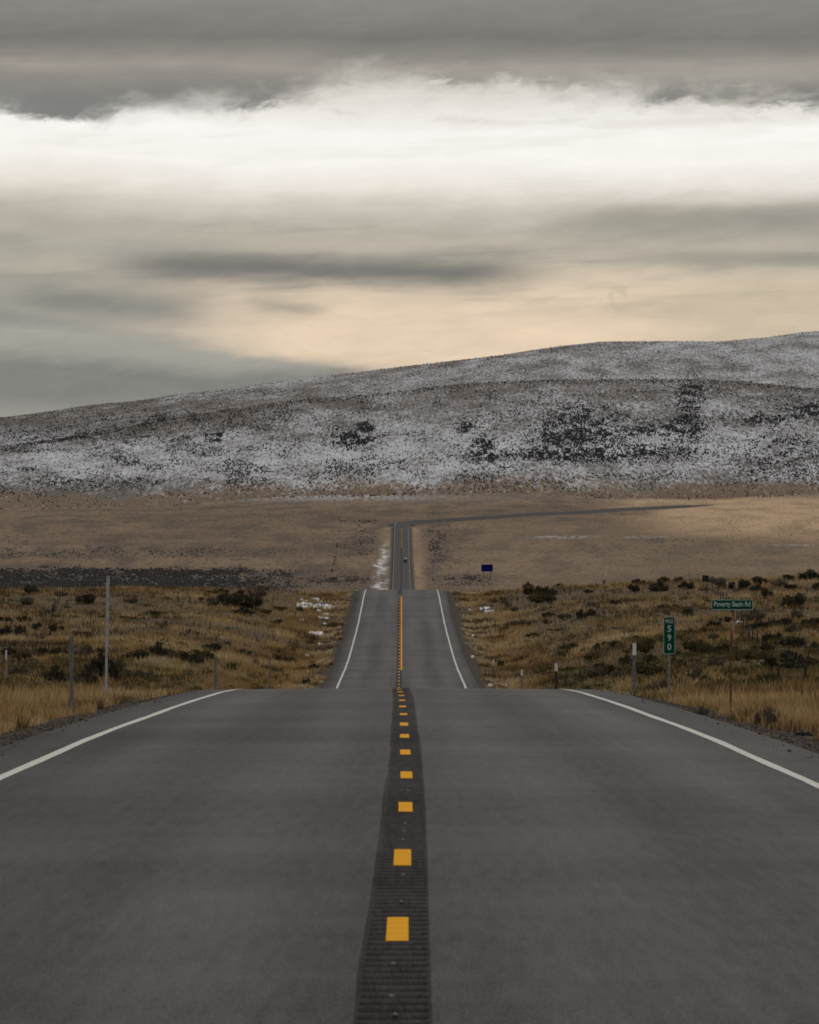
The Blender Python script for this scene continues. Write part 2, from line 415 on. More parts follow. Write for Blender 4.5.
def gauss(px, py, cx_, cy_, sx, sy): return np.exp(-((px-cx_)/sx)**2-((py-cy_)/sy)**2)
def project(X, Y, Z): return 409.5+FPX*X/Y, 593-FPX*(Z-EYE)/Y
def sage_density(px, py):
    e = (fbm(px/22, py/5, 71, 4)-.5)*2
    d = sstep(py+e*5, 566, 571)*(1-sstep(px+e*40, 200, 350))*1.0
    d = np.maximum(d, .30*sstep(py+e*4, 546, 550)*(1-sstep(py+e*4, 556, 561))*(1-sstep(px+e*60, 200, 380)))
    d = np.maximum(d, .5*gauss(px, py, 335, 580, 46, 5))
    d = np.maximum(d, .55*gauss(px, py, 462, 580, 34, 5))
    d = np.maximum(d, .45*gauss(px, py, 436, 545, 14, 26))
    d = np.maximum(d, .4*gauss(px, py, 360, 521, 36, 2.5))
    d = np.maximum(d, .4*gauss(px, py, 365, 545, 22, 20)*(e > -.1))
    d = np.maximum(d, .35*gauss(px, py, 690, 541, 60, 4)*(e > 0))
    lx = 341-(py-527)*.2
    d = np.maximum(d, .5*np.exp(-((px-lx)/1.2)**2)*sstep(py, 525, 535)*(1-sstep(py, 572, 578)))
    return np.clip(d, 0, 1)
def plain_attr(X, Y, Z):
    px, py = project(X, Y, Z); a = np.abs(X-cx(Y)); on = (Y < 2400)
    e = (fbm(px/40, py/9, 5, 4)-.5)*2
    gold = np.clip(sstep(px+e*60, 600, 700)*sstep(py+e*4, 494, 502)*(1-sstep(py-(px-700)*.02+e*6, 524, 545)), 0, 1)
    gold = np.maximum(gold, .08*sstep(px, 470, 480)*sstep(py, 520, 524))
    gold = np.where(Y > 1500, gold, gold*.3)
    ev0 = (fbm(Y/55, Y*0+(X > 0)*5, 17, 4)-.5)*2; av = a+ev0*4
    verge = on*sstep(a, 5.2, 6.2)*(1-sstep(av, 8.0, 12.5))*sstep(Y, 500, 1500)*np.clip(.75+ev0, .25, 1)
    verge = np.where((X < cx(Y)) & (Y < 2230), verge*.35, verge)
    ev = (fbm(Y/70, Y*0+(X > 0)*7, 15, 4)-.5)*2; a = a-ev*2.2*sstep(a, 5.2, 8)
    sh = .85*on*(1-sstep(a, 4.9, 6.0))
    wv = (fbm(Y/45, Y*0, 19, 4)-.5)*2; sn = 1.0*on*(X < cx(Y))*np.exp(-((a-8.2-wv*2.5-(2150-Y)*.003)/1.9)**2)*sstep(wv, -.95, -.55)*(1-sstep(Y, 2120, 2300))*sstep(Y, 700, 1500)
    sn = np.maximum(sn, .46*gauss(px, py, 562, 537, 30, 1.2)); sn = np.maximum(sn, .36*gauss(px, py, 640, 537, 22, 1.0))
    sn = np.maximum(sn, .55*gauss(px, py, 330, 497, 130, 4)); sn = np.maximum(sn, .32*gauss(px, py, 800, 545, 36, 1.0))
    sn = np.maximum(sn, .10*sstep(498+e*5-py, -6, 6))
    return {'gold': gold, 'sage': sage_density(px, py)*.8, 'verge': verge, 'shoulder': sh, 'snow': sn}
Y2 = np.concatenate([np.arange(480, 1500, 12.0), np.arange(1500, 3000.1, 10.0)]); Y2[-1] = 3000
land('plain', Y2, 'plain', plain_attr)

def hill_snow(px, py, Y):
    e = (fbm(px/60+2, py/14, 31, 5)-.5)*2
    e2 = (fbm(px/24+2, py/9, 37, 4)-.5)*2
    s = .50+.0*px
    s = s+.30*sstep(py, 418, 455)*(1-sstep(py, 478, 503))                    # snowiest across the lower slope
    s = s-.50*sstep(py+e*9, 464, 498)
    fr = front_py(px)
    s = s-.22*np.exp(-((py-fr-3)/9)**2)*(Y < 4050)                            # bare brown front ridge
    s = s-.22*(1-sstep(px, 120, 380))*(1-sstep(py, 418, 458))
    s = s+.15*(fbm((px-409)*Y/FPX/26+4, Y/330, 39, 4)-.5)*2                   # dark upper left
    s = s+.40*np.exp(-((py-(391-(px-220)*.16))/3.5)**2)*sstep(px, 150, 210)*(1-sstep(px, 300, 350))
    s = s+.18*gauss(px, py, 640, 432, 170, 14)-.16*gauss(px, py, 640, 462, 90, 16)
    s = s-.14*gauss(px, py, 800, 455, 60, 25)
    s = np.where(Y > 4050, s-.02+.12*sstep(px, 300, 600), s)
    return np.clip(s+.20*e+.12*e2, 0, 1)
def hill_attr(X, Y, Z):
    px, py = project(X, Y, Z); return {'snow': hill_snow(px, py, Y), 'foot': 1-sstep(Y+(fbm(X/40, Y*0, 55, 4)-.5)*160, 3010, 3190)}
U = np.concatenate([np.linspace(-.40, -.135, 28)[:-1], np.linspace(-.135, .135, 271), np.linspace(.135, .40, 28)[1:]])
def hill_sheet(name, Yr):
    Yg = np.repeat(Yr[:, None], len(U), 1); Xg = U[None, :]*Yg; Z = terrain(Xg, Yg)
    if Yr[0] == 3000: Z[0] -= .5
    return mesh_np(name, np.stack([Xg, Yg, Z], -1), grid_faces(*Xg.shape), MAT['hill'], attrs=hill_attr(Xg, Yg, Z), smooth=True, kind='structure')
hill_sheet('hillside', np.linspace(3000, 4100, 150))
hill_sheet('hill_ridge', np.concatenate([np.linspace(4100, 5600, 130), np.linspace(5650, 9000, 30)]))

# ------------------------------------------------------------------ the road
ROWS = np.concatenate([np.arange(-60, 130, 1.0), np.arange(130, 520, 2.0), np.arange(520, 2400.1, 10.0)])
rs = R(5)
wl = np.interp(ROWS, [-60, 17, 22, 28, 35, 41, 52, 80, 100, 130, 5000], [.16, .155, .165, .178, .184, .165, .17, .16, .16, .16, .16])
wl = wl+(fbm(ROWS/3.3, ROWS*0, 51, 3)-.5)*.032
wr = np.interp(ROWS, [-60, 25, 40, 55, 80, 100, 130, 5000], [.155, .155, .16, .17, .22, .22, .18, .18])+(fbm(ROWS/7, ROWS*0, 53, 3)-.5)*.02
def RCf(Y): return np.interp(Y, [10, 17, 21.8, 28, 34.5, 41, 52, 80, 95, 130, 250, 5000], [-.035, -.022, -.003, .024, .045, .056, .056, .018, -.03, -.07, -.14, -.14])
RC = RCf(ROWS)                                                        # rumble strip centre next to the crown line
def road_surf(x_off, Y): return road_z(Y)-CROWN*np.abs(x_off)
def strip(Y, offs, dz=0.0):
    """rows of points at lateral offsets (arrays per row) on the road surface"""
    O = np.stack([np.broadcast_to(np.asarray(o, float), Y.shape) for o in offs], 1)
    Yg = np.repeat(Y[:, None], O.shape[1], 1)
    return np.stack([O+cx(Yg), Yg, road_surf(O, Yg)+dz], -1)
lf = [-HALF, -3.9, -3.0, -2.0, -1.2, -.7]
Vl = strip(ROWS, lf+[RC-wl]); Vr = strip(ROWS, [RC+wr]+[-k for k in lf[::-1]])
skirtL = Vl[:, :1]+np.array([-.04, 0, -.16]); skirtR = Vr[:, -1:]+np.array([.04, 0, -.16])
Vl = np.concatenate([skirtL, Vl], 1); Vr = np.concatenate([Vr, skirtR], 1)
nl = Vl.shape[1]; nrw = len(ROWS)
# the far bend to the right, along the foot of the hill
bend = [(float(cx(2400)), 2400), (-3.9, 2422), (.5, 2443), (11, 2463), (30, 2492), (60, 2548), (100, 2632), (148, 2745), (176, 2810), (192, 2860), (200, 2905), (204, 2950), (205, 2990)]
def dense(pts, step):
    P = np.array(pts, float); t = np.concatenate([[0], np.cumsum(np.hypot(*np.diff(P, axis=0).T))])
    q = np.arange(0, t[-1], step); return np.stack([hermite(t, P[:, 0])(q), hermite(t, P[:, 1])(q)], 1)
BP = dense(bend, 6.0); BT = np.gradient(BP, axis=0); BT /= np.linalg.norm(BT, axis=1)[:, None]; BN = np.stack([BT[:, 1], -BT[:, 0]], 1)
ramp_up = sstep(np.arange(len(BP))*6.0, 0, 45)
BZ = np.where(BP[:, 1] < 3000, terrain(BP[:, 0], BP[:, 1]), terrain(BP[:, 0], BP[:, 1]))
BZ = BZ+.16+1.1*ramp_up-1.6*sstep(np.arange(len(BP)), len(BP)-38, len(BP)-14)
BZ[0] = road_z(2400)
def bendstrip(offs, dz):
    return np.stack([np.concatenate([BP+BN*o, (BZ+d)[:, None]], 1) for o, d in zip(offs, dz)], 1)
Vb = bendstrip([-HALF, 0, HALF], [0, 0.02, 0])
V = np.concatenate([Vl.reshape(-1, 3), Vr.reshape(-1, 3), Vb.reshape(-1, 3)])
F = np.concatenate([grid_faces(nrw, nl), grid_faces(nrw, nl)+nrw*nl, grid_faces(len(BP), 3)+2*nrw*nl])
road = mesh_np('road', V, F, MAT['asphalt'], kind='structure')
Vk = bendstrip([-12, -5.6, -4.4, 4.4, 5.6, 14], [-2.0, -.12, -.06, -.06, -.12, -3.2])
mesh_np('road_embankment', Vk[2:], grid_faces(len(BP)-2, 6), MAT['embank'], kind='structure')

# grooved centre strip: a groove every 0.305 m, strip sealed darker, shade painted into the grooves
per = .305; y0 = 6.0
gy = []; gd = []
k = 0
while y0+k*per < 118:
    b = y0+k*per
    gy += [b, b+.035, b+.075, b+.165, b+.205]; gd += [0, 0, -.016, -.016, 0]; k += 1
gy = np.array(gy); gd = np.array(gd)
def band(Yv, dv):
    Lw = np.interp(Yv, ROWS, RC-wl); Rw = np.interp(Yv, ROWS, RC+wr); zr = lambda o: np.interp(Yv, ROWS, road_z(ROWS))-CROWN*np.abs(o)
    rc = np.interp(Yv, ROWS, RC); inl = rc-.135; inr = rc+.135
    cl = []
    for o, d in ((Lw, 0), (np.minimum(inl-.006, Lw*.3+inl*.7), 0), (inl, dv), (inr, dv), (np.maximum(inr+.006, Rw*.3+inr*.7), 0), (Rw, 0)):
        cl.append(np.stack([o+np.interp(Yv, ROWS, cx(ROWS)), Yv, zr(o)+d], -1))
    return np.stack(cl, 1)
pre = np.arange(-60, 6, 1.0); post = ROWS[ROWS > 118.5]
Yv = np.concatenate([pre, gy, post]); dv = np.concatenate([np.zeros(len(pre)), gd, np.zeros(len(post))])
Vband = band(Yv, dv)
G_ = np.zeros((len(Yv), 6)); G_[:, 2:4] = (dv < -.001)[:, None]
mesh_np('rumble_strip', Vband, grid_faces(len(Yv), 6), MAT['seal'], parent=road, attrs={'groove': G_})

# white edge lines and the yellow marks: thin sheets a few millimetres above the asphalt, parts of the road
wob = (fbm(ROWS/9, ROWS*0, 61, 3)-.5)*.05
for sgn, nm in ((-1, 'edge_line'), (1, 'edge_line')):
    hw = (.055+(fbm(ROWS/2.1, ROWS*0+sgn, 63, 2)-.5)*.016)*np.where(ROWS > 1000, .6, 1)
    c = sgn*3.66+wob*sgn
    mesh_np(nm, strip(ROWS, [c-hw, c+hw], .005), grid_faces(nrw, 2), MAT['white_paint'], parent=road)
Vb2 = bendstrip([-3.72, -3.58], [.012, .012]); mesh_np('edge_line', Vb2, grid_faces(len(BP), 2), MAT['white_paint'], parent=road)
sel = ROWS[(ROWS >= 286) & (ROWS <= 432)]
mesh_np('yellow_centre_line', strip(sel, [-.045+sel*0, .045+sel*0], .005), grid_faces(len(sel), 2), MAT['yellow_paint'], parent=road)
sel = ROWS[(ROWS >= 2200) & (ROWS <= 2390)]
mesh_np('yellow_centre_line', strip(sel, [-.05+sel*0, .07+sel*0], .008), grid_faces(len(sel), 2), MAT['yellow_paint'], parent=road)
dash_y = [21.97, 28.0, 34.5, 40.6, 46.7, 52.5, 58.4, 64.6, 70.7, 76.8, 82.9, 89.0, 95.1]
dash_y += [252+6.1*i for i in range(31)]
for i, yc in enumerate(dash_y):
    ln = 1.55 if yc < 60 else 1.4
    yy = np.linspace(yc-ln/2, yc+ln/2, 24)
    if yc < 100: yy = np.unique(np.concatenate([[yc-ln/2], gy[(gy > yc-ln/2) & (gy < yc+ln/2)], [yc+ln/2]]))
    j = (rs.rand()-.5)*.012
    hw = .054; sk = (rs.rand()-.5)*.006; rc = RCf(yc)+(sk-.0006)*(yy-yc)
    O = [rc-hw+j, rc+j, rc+hw+j]
    Vd = strip(yy, O, .006)
    if yc < 100: Vd[..., 2] += np.interp(yy, gy, gd)[:, None]-.002
    mesh_np('yellow_dash', Vd, grid_faces(len(yy), 3), MAT['yellow_paint'], parent=road)
yy = np.linspace(97.2, 98.6, 12); sk = np.linspace(-.45, -.1, 12)
mesh_np('yellow_dash', strip(yy, [sk-.06, sk+.06], .006), grid_faces(12, 2), MAT['yellow_paint'], parent=road)
for xo, yc in ((-.01, 18.3), (-.012, 19.9), (.008, 23.9), (.01, 26.2), (-.006, 29.9), (0, 31.0), (.004, 32.0), (.02, 37.3), (.01, 17.5)):
    m_ = MB(); r0 = .011
    m_.tube([(0, 0, 0), (0, 0, .006), (0, 0, .009)], [r0, r0*.8, r0*.3], 10)
    g = m_.build('pavement_marker', MAT['glue'], road)
    g.location = (xo+float(cx(yc)+RCf(yc)), yc, float(road_z(yc))+.001)

# ------------------------------------------------------------------ dry grass (stuff): many single blades
def in_road(X, Y, pad=.4): return np.abs(X-cx(Y)) < HALF+pad
def blades(n, seed, ylo, yhi, hgt, wid, pw, edge=None):
    r = R(seed)
    Y = ylo+(yhi-ylo)*r.rand(n)**pw
    X = (r.rand(n)*2-1)*(.128*Y+3)
    if edge: X = cx(Y)+np.sign(r.rand(n)-.5)*(edge[0]+(edge[1]-edge[0])*r.rand(n)**1.4)
    a = np.abs(X-cx(Y))
    tuft = fbm(X/1.1, Y/1.1, 81, 3); patch = fbm(X/14+2, Y/18, 83, 4); red = fbm(X/5+8, Y/9, 87, 3)
    keep = (a > HALF+np.where(Y < 150, .55, np.where(X < 0, .12, .35))+np.where(Y < 150, .8, .6)*vnoise(Y/2.0, Y*0+(X > 0)*9, 5)) & (tuft+.35*(patch-.5) > .36+.16*(1-sstep(a, 5.2, 6.6)))
    keep &= r.rand(n) < (.25+.75*sstep(patch, .30, .5))
    X, Y, tuft, patch, red, a = (q[keep] for q in (X, Y, tuft, patch, red, a)); n = len(X)
    Z = terrain(X, Y)-.02
    h = hgt*(.45+.9*r.rand(n))*(.35+1.25*np.clip(tuft*1.5-.25, 0, 1))*(.5+.5*sstep(a, 5.2, 7.6)); w = wid*(.6+.8*r.rand(n))
    an = r.rand(n)*np.pi; dx, dy = np.cos(an)*w/2, np.sin(an)*w/2
    la = r.rand(n)*2*np.pi; lr = h*(.1+.45*r.rand(n)); lx, ly = np.cos(la)*lr, np.sin(la)*lr
    b0 = np.stack([X-dx, Y-dy, Z], -1); b1 = np.stack([X+dx, Y+dy, Z], -1)
    m0 = np.stack([X-dx*.75+lx*.35, Y-dy*.75+ly*.35, Z+h*.6], -1); m1 = np.stack([X+dx*.75+lx*.35, Y+dy*.75+ly*.35, Z+h*.6], -1)
    tp = np.stack([X+lx, Y+ly, Z+h], -1)
    V = np.stack([b0, b1, m1, m0, tp], 1).reshape(-1, 3)
    i = np.arange(n)[:, None]*5
    t = np.clip(.50+1.0*(patch-.5)+1.25*(red-.5)+.30*(r.rand(n)-.5)+.28*(1-sstep(a, 5.5, 8))*1.0, 0, 1)
    dk = sstep(fbm(X/1.7+30, Y/4, 101, 4), .585, .64)*sstep(Y, 95, 150); dk = np.maximum(dk, .8*sstep(fbm(X/.9+50, Y/1.6, 107, 3), .54, .60)*(1-sstep(a, 6.0, 6.8))); t = t*(1-.9*dk)
    ol = np.clip(sstep(fbm(X/7+4, Y/22, 103, 4), .42, .56)*np.where(X > 0, sstep(Y, 125, 160)*(1-sstep(Y, 265, 300))*sstep(X/Y, .025, .04), .35*sstep(Y, 110, 140)*(1-sstep(Y, 240, 300))*sstep(-X/Y, .02, .05)), 0, .9)
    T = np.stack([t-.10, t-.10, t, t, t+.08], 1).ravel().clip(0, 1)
    return V, i+np.array([[0, 1, 2, 3]]), i+np.array([[3, 2, 4]]), T, np.repeat(ol, 5)
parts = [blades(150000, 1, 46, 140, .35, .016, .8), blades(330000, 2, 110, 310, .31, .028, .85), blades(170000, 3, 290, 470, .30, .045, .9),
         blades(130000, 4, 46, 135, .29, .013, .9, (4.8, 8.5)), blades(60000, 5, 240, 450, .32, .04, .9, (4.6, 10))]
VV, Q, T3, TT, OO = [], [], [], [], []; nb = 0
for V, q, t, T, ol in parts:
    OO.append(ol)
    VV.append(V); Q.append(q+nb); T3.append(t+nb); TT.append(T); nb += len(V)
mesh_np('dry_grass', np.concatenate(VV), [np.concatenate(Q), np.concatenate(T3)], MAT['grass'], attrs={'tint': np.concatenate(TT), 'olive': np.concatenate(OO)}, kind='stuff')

# shoulder gravel (stuff)
def pebbles(n, seed):
    r = R(seed); Y = 44+110*r.rand(n)**1.3; sg = np.sign(r.rand(n)-.5)
    a = HALF+.08+1.5*np.abs(r.randn(n))*.55; a = np.where(r.rand(n) < .03, HALF-.30*r.rand(n)**2, a); X = cx(Y)+sg*a; Z = np.where(a < HALF, road_surf(a, Y)+.002, terrain(X, Y))
    s = .006+.022*r.rand(n)**4
    base = np.array([[1, 0, 0], [0, 1, 0], [-1, 0, 0], [0, -1, 0], [0, 0, .9], [0, 0, -.5]])
    J = base[None]*s[:, None, None]*(.7+.6*r.rand(n, 6, 1)); an = r.rand(n)*6.28
    c, q = np.cos(an)[:, None], np.sin(an)[:, None]
    J = np.stack([J[..., 0]*c-J[..., 1]*q, J[..., 0]*q+J[..., 1]*c, J[..., 2]], -1)
    V = J+np.stack([X, Y, Z+s*.25], -1)[:, None]
    f = np.array([[0, 1, 4], [1, 2, 4], [2, 3, 4], [3, 0, 4], [1, 0, 5], [2, 1, 5], [3, 2, 5], [0, 3, 5]])
    return V.reshape(-1, 3), (np.arange(n)[:, None, None]*6+f).reshape(-1, 3), np.repeat(r.rand(n), 6)
V, F, T = pebbles(14000, 9)
mesh_np('gravel', V, F, MAT['stone'], attrs={'tint': T}, kind='stuff')

# old snow lying in the verge (stuff): lumpy crusts with real thickness
def crust(cx_, cy_, w, d, seed):
    r = R(seed); n = 14
    ang = np.arange(n)/n*2*np.pi; k = .5+.9*vnoise(ang*2.2, ang*0+seed, seed)
    V = [[cx_, cy_, 0]]; H = [.10]
    for rr, hh in ((.45, .09), (.8, .05), (1.0, -.09)):
        for a_, kk in zip(ang, k):
            V.append([cx_+math.cos(a_)*w/2*rr*kk, cy_+math.sin(a_)*d/2*rr*kk, 0]); H.append(hh*(.6+.8*r.rand()))
    V = np.array(V); V[:, 2] = terrain(V[:, 0], V[:, 1])+np.array(H)+.06
    F = [[0, 1+i, 1+(i+1) % n] for i in range(n)]; Q_ = []
    for L in range(2):
        for i in range(n): Q_.append([1+L*n+i, 1+(L+1)*n+i, 1+(L+1)*n+(i+1) % n, 1+L*n+(i+1) % n])
    return V, F, Q_
spots = [(305, 606, 9, 3.5), (303, 601, 6, 3), (315, 600, 8, 1.6), (322, 606, 13, 2.2), (312, 608, 8, 1.8), (327, 608, 9, 1.6), (318, 612, 6, 1.2), (328, 615, 4, 1), (324, 603, 7, 1.2),
         (316, 634, 8, 1.6), (319, 636, 6, 1.4), (326, 625, 3, .9), (320, 645, 3, .9), (308, 657, 2.5, .6), (301, 621, 4, .8), (324, 619, 8, .8),
         (485, 609, 6, 1.4), (489, 612, 7, 1.2), (491, 614, 6, 1), (473, 594, 4, .7), (470, 611, 3, .7), (474, 637, 2, 1), (473, 658, 3, .8), (491, 687, 4, .8), (506, 687, 2.5, .6)]
VV, F3, F4 = [], [], []; nb = 0
for i, (px, py, w, d) in enumerate(spots):
    X, Y, Z = at_px(px, py)
    W_, D_ = w*Y/FPX, d*Y/FPX*15; rq = R(300+i)
    for j in range(int(3+w)):
        u, v_ = rq.randn(2)*.36; k_ = .22+.42*rq.rand()
        v, f, q = crust(X+u*W_, Y+v_*D_, W_*k_, D_*k_*1.2, 100+i*31+j)
        VV.append(v); F3 += [[a+nb for a in k] for k in f]; F4 += [[a+nb for a in k] for k in q]; nb += len(v)
mesh_np('roadside_snow', np.concatenate(VV), [np.array(F3), np.array(F4)], MAT['snow'], smooth=True, kind='stuff')

# ------------------------------------------------------------------ far brush on the plain and hills (stuff)
def blobs(X, Y, Z, w, h, seed, hex_=6):
    r = R(seed); n = len(X); a = np.arange(hex_)/hex_*2*np.pi
    ring = np.stack([np.cos(a), np.sin(a), a*0], -1)
    tpl = np.concatenate([ring*[.9, .9, 0]+[0, 0, -.12], ring*[1, 1, 0]+[0, 0, .45], ring*[.6, .6, 0]+[0, 0, .85], [[0, 0, 1.0]]])
    J = tpl[None]*(1+.55*(r.rand(n, len(tpl), 3)-.5)); an = r.rand(n)*6.28; c, s = np.cos(an)[:, None], np.sin(an)[:, None]
    J = np.stack([(J[..., 0]*c-J[..., 1]*s)*w[:, None]/2, (J[..., 0]*s+J[..., 1]*c)*w[:, None]/2, J[..., 2]*h[:, None]], -1)
    V = J+np.stack([X, Y, Z], -1)[:, None]
    q = np.array([[L*hex_+i, L*hex_+(i+1) % hex_, (L+1)*hex_+(i+1) % hex_, (L+1)*hex_+i] for L in range(2) for i in range(hex_)])
    t = np.array([[2*hex_+i, 2*hex_+(i+1) % hex_, 3*hex_] for i in range(hex_)])
    b = np.arange(n)[:, None, None]*len(tpl)
    return V.reshape(-1, 3), [(b+q).reshape(-1, 4), (b+t).reshape(-1, 3)], np.repeat(r.rand(n), len(tpl))

r = R(20); n = 330000
Y = 1500+1450*r.rand(n); X = (r.rand(n)*2-1)*.125*Y; Z = terrain(X, Y); px, py = project(X, Y, Z)
bg = .012+.05*(fbm(X/60, Y/90, 91, 3) > .56)
nz = .35+1.3*sstep(fbm(px/9, py/3.0, 95, 3), .38, .58)
keep = (np.abs(X-cx(Y)) > 13.5) & (r.rand(n) < np.maximum(sage_density(px, py)*.70*nz, bg))
bd = np.min(np.hypot(X[:, None]-BP[None, ::3, 0], Y[:, None]-BP[None, ::3, 1]), 1) if n < 5e5 else X
keep &= bd > 15
X, Y, Z = X[keep], Y[keep], Z[keep]; den = sage_density(px, py)[keep]; w = (.30+.42*den)*(1+.9*r.rand(len(X))**2); V, F, T = blobs(X, Y, Z, w, w*.55, 21); T = T*.7+.5*np.repeat(1-sstep(den, .1, .5), len(T)//len(X))
mesh_np('plain_sagebrush', V, F, MAT['plain_leaf'], attrs={'tint': T.clip(0, 1)}, kind='stuff')

def brush_density(px, py, Y):
    e = fbm(px/26+1, py/7, 33, 4); f = fbm(px/7, py/3, 34, 3)
    d = .10+.25*sstep(e, .48, .66)
    G = lambda *a: gauss(px, py, *a)
    d = np.maximum(d, 1.0*np.clip(G(590, 430, 46, 26)*1.2+G(548, 440, 20, 18)*.6, 0, 1)*(.40+.60*sstep(f, .30, .66)))
    d = np.maximum(d, 1.0*np.clip(G(690, 405, 16, 34)*1.2+G(650, 432, 50, 12), 0, 1)*(.40+.60*sstep(f, .30, .66)))
    d = np.maximum(d, .95*np.clip(G(806, 412, 26, 13)*1.2+G(760, 420, 30, 7), 0, 1)*(.40+.60*sstep(f, .30, .66)))
    d = np.maximum(d, .95*(G(640, 452, 110, 11)+G(540, 456, 70, 7))*(.40+.60*sstep(f, .30, .66)))
    d = np.maximum(d, .7*G(780, 455, 60, 26)*sstep(f, .40, .58))
    for a, b, c, g in ((216, 437, 11, 6), (466, 428, 9, 7), (484, 444, 12, 9), (484, 458, 20, 7), (365, 428, 9, 6), (352, 440, 26, 8)):
        d = np.maximum(d, 1.0*np.clip(1.3*G(a, b, c, g), 0, 1)*sstep(f, .25, .45))
    d = np.maximum(d, .55*gauss(px, py, 150, 418, 170, 15)*(.35+.65*sstep(f, .32, .62))); d = np.maximum(d, .55*gauss(px, py, 50, 436, 150, 16)*(.3+.7*sstep(f, .34, .62)))
    d = np.maximum(d, .42*sstep(py, 440, 452)*(1-sstep(py, 478, 500))*sstep(e, .40, .6))
    d = np.maximum(d, .30*(Y > 4050)*(.4+.6*sstep(e, .40, .62)))
    d = np.maximum(d, .42*np.exp(-((py-front_py(px)-2)/3.2)**2)*(Y < 4050)*sstep(px, 120, 380))
    d = np.maximum(d, .22*np.exp(-((py-back_py(px)-2)/3.0)**2)*(Y > 5200))
    d = d*(1-.75*sstep(py, 484, 504))
    return np.clip(d, 0, 1)
r = R(30); n = 400000
Y = np.where(r.rand(n) < .66, 2960+1090*r.rand(n), 4030+1500*r.rand(n)); X = (r.rand(n)*2-1)*.122*Y; Z = terrain(X, Y); px, py = project(X, Y, Z)
keep = r.rand(n) < brush_density(px, py, Y)**1.15*.68
dn = brush_density(px, py, Y)[keep]; X, Y, Z = X[keep], Y[keep], Z[keep]; w = (.62+.40*dn)*(.8+1.0*r.rand(len(X))**2); V, F, T = blobs(X, Y, Z, w, w*.75, 31)
mesh_np('hillside_brush', V, F, MAT['far_leaf'], attrs={'tint': T*.75}, kind='stuff')

# ------------------------------------------------------------------ the shrubs of the near field, one object each
def shrub_mesh(seed, kind):
    r = R(seed); V, F, T = [], [], []
    ncl = 9 + r.randint(5)
    cs = []
    for i in range(ncl):
        a = r.rand()*6.28; d = .42*math.sqrt(r.rand()); cs.append((math.cos(a)*d, math.sin(a)*d, .06+.34*r.rand()*(1-1.3*d), .08+.12*r.rand(), r.rand()))
    nb = 0
    per_ = {'dark': 54, 'green': 58, 'grey': 40}[kind]
    for (x, y, z, rad, tc) in cs:
        for j in range(per_):
            u = r.randn(3); u /= np.linalg.norm(u); q = rad*(.55+.5*r.rand())
            p = np.array([x, y, z])+u*q*np.array([1, 1, .85]); p[2] = max(p[2], .01)
            up = u*.55+np.array([0, 0, .9])+r.randn(3)*.35; up /= np.linalg.norm(up)
            sd = np.cross(up, r.randn(3)); sd /= np.linalg.norm(sd)+1e-9
            L, W = (.085+.05*r.rand(), .026+.02*r.rand()) if kind != 'grey' else (.13+.08*r.rand(), .010+.008*r.rand())
            V += [p-sd*W*.5, p+up*L*.5+sd*W*.8, p+up*L, p+up*L*.5-sd*W*.8]; F.append([nb, nb+1, nb+2, nb+3]); nb += 4
            t = np.clip(.12+.35*tc+.55*p[2]/.5+.25*(r.rand()-.5), 0, 1); t = np.clip(.35*tc+.65*r.rand(), 0, 1)
            T += [t]*4
    # filler core under the leaves, inner shade put into its dark tint
    for (x, y, z, rad, tc) in cs:
        a = np.arange(6)/6*6.28; k0 = nb
        for zz, rr in ((-.5, .7), (.1, .95), (.7, .5)):
            for q in a: V.append(np.array([x+math.cos(q)*rad*.62*rr*(.8+.4*r.rand()), y+math.sin(q)*rad*.62*rr*(.8+.4*r.rand()), max(.0, z+zz*rad*.7)])); T.append(.12)
        nb += 18
        for L in range(2):
            for i in range(6): F.append([k0+L*6+i, k0+L*6+(i+1) % 6, k0+(L+1)*6+(i+1) % 6, k0+(L+1)*6+i])
        F += [[k0+12, k0+13, k0+14, k0+15], [k0+15, k0+16, k0+17, k0+12]]
    V = np.array(V)
    me = mesh_np('foliage', V, np.array(F), MAT[kind+'_leaf'], attrs={'tint': np.array(T)})
    data = me.data; bpy.data.objects.remove(me)
    m_ = MB(); rr = random.Random(seed)
    for x, y, z, rad, tc in cs:
        m_.tube([(x*.12, y*.12, -.06), (x*.5, y*.5, z*.45), (x, y, z)], [.018, .012, .005], 5)
    st = m_.build('stem', MAT['stem']); sd = st.data; bpy.data.objects.remove(st)
    return data, sd
PROTO = {k: [shrub_mesh(s+o, k) for s in range(4)] for k, o in (('dark', 10), ('green', 40), ('grey', 70))}

S = []   # px, py of the base, width in px, kind, height ratio, own label
def sh(*a):
    a = list(a)+[None]*(6-len(a)); S.append(a)
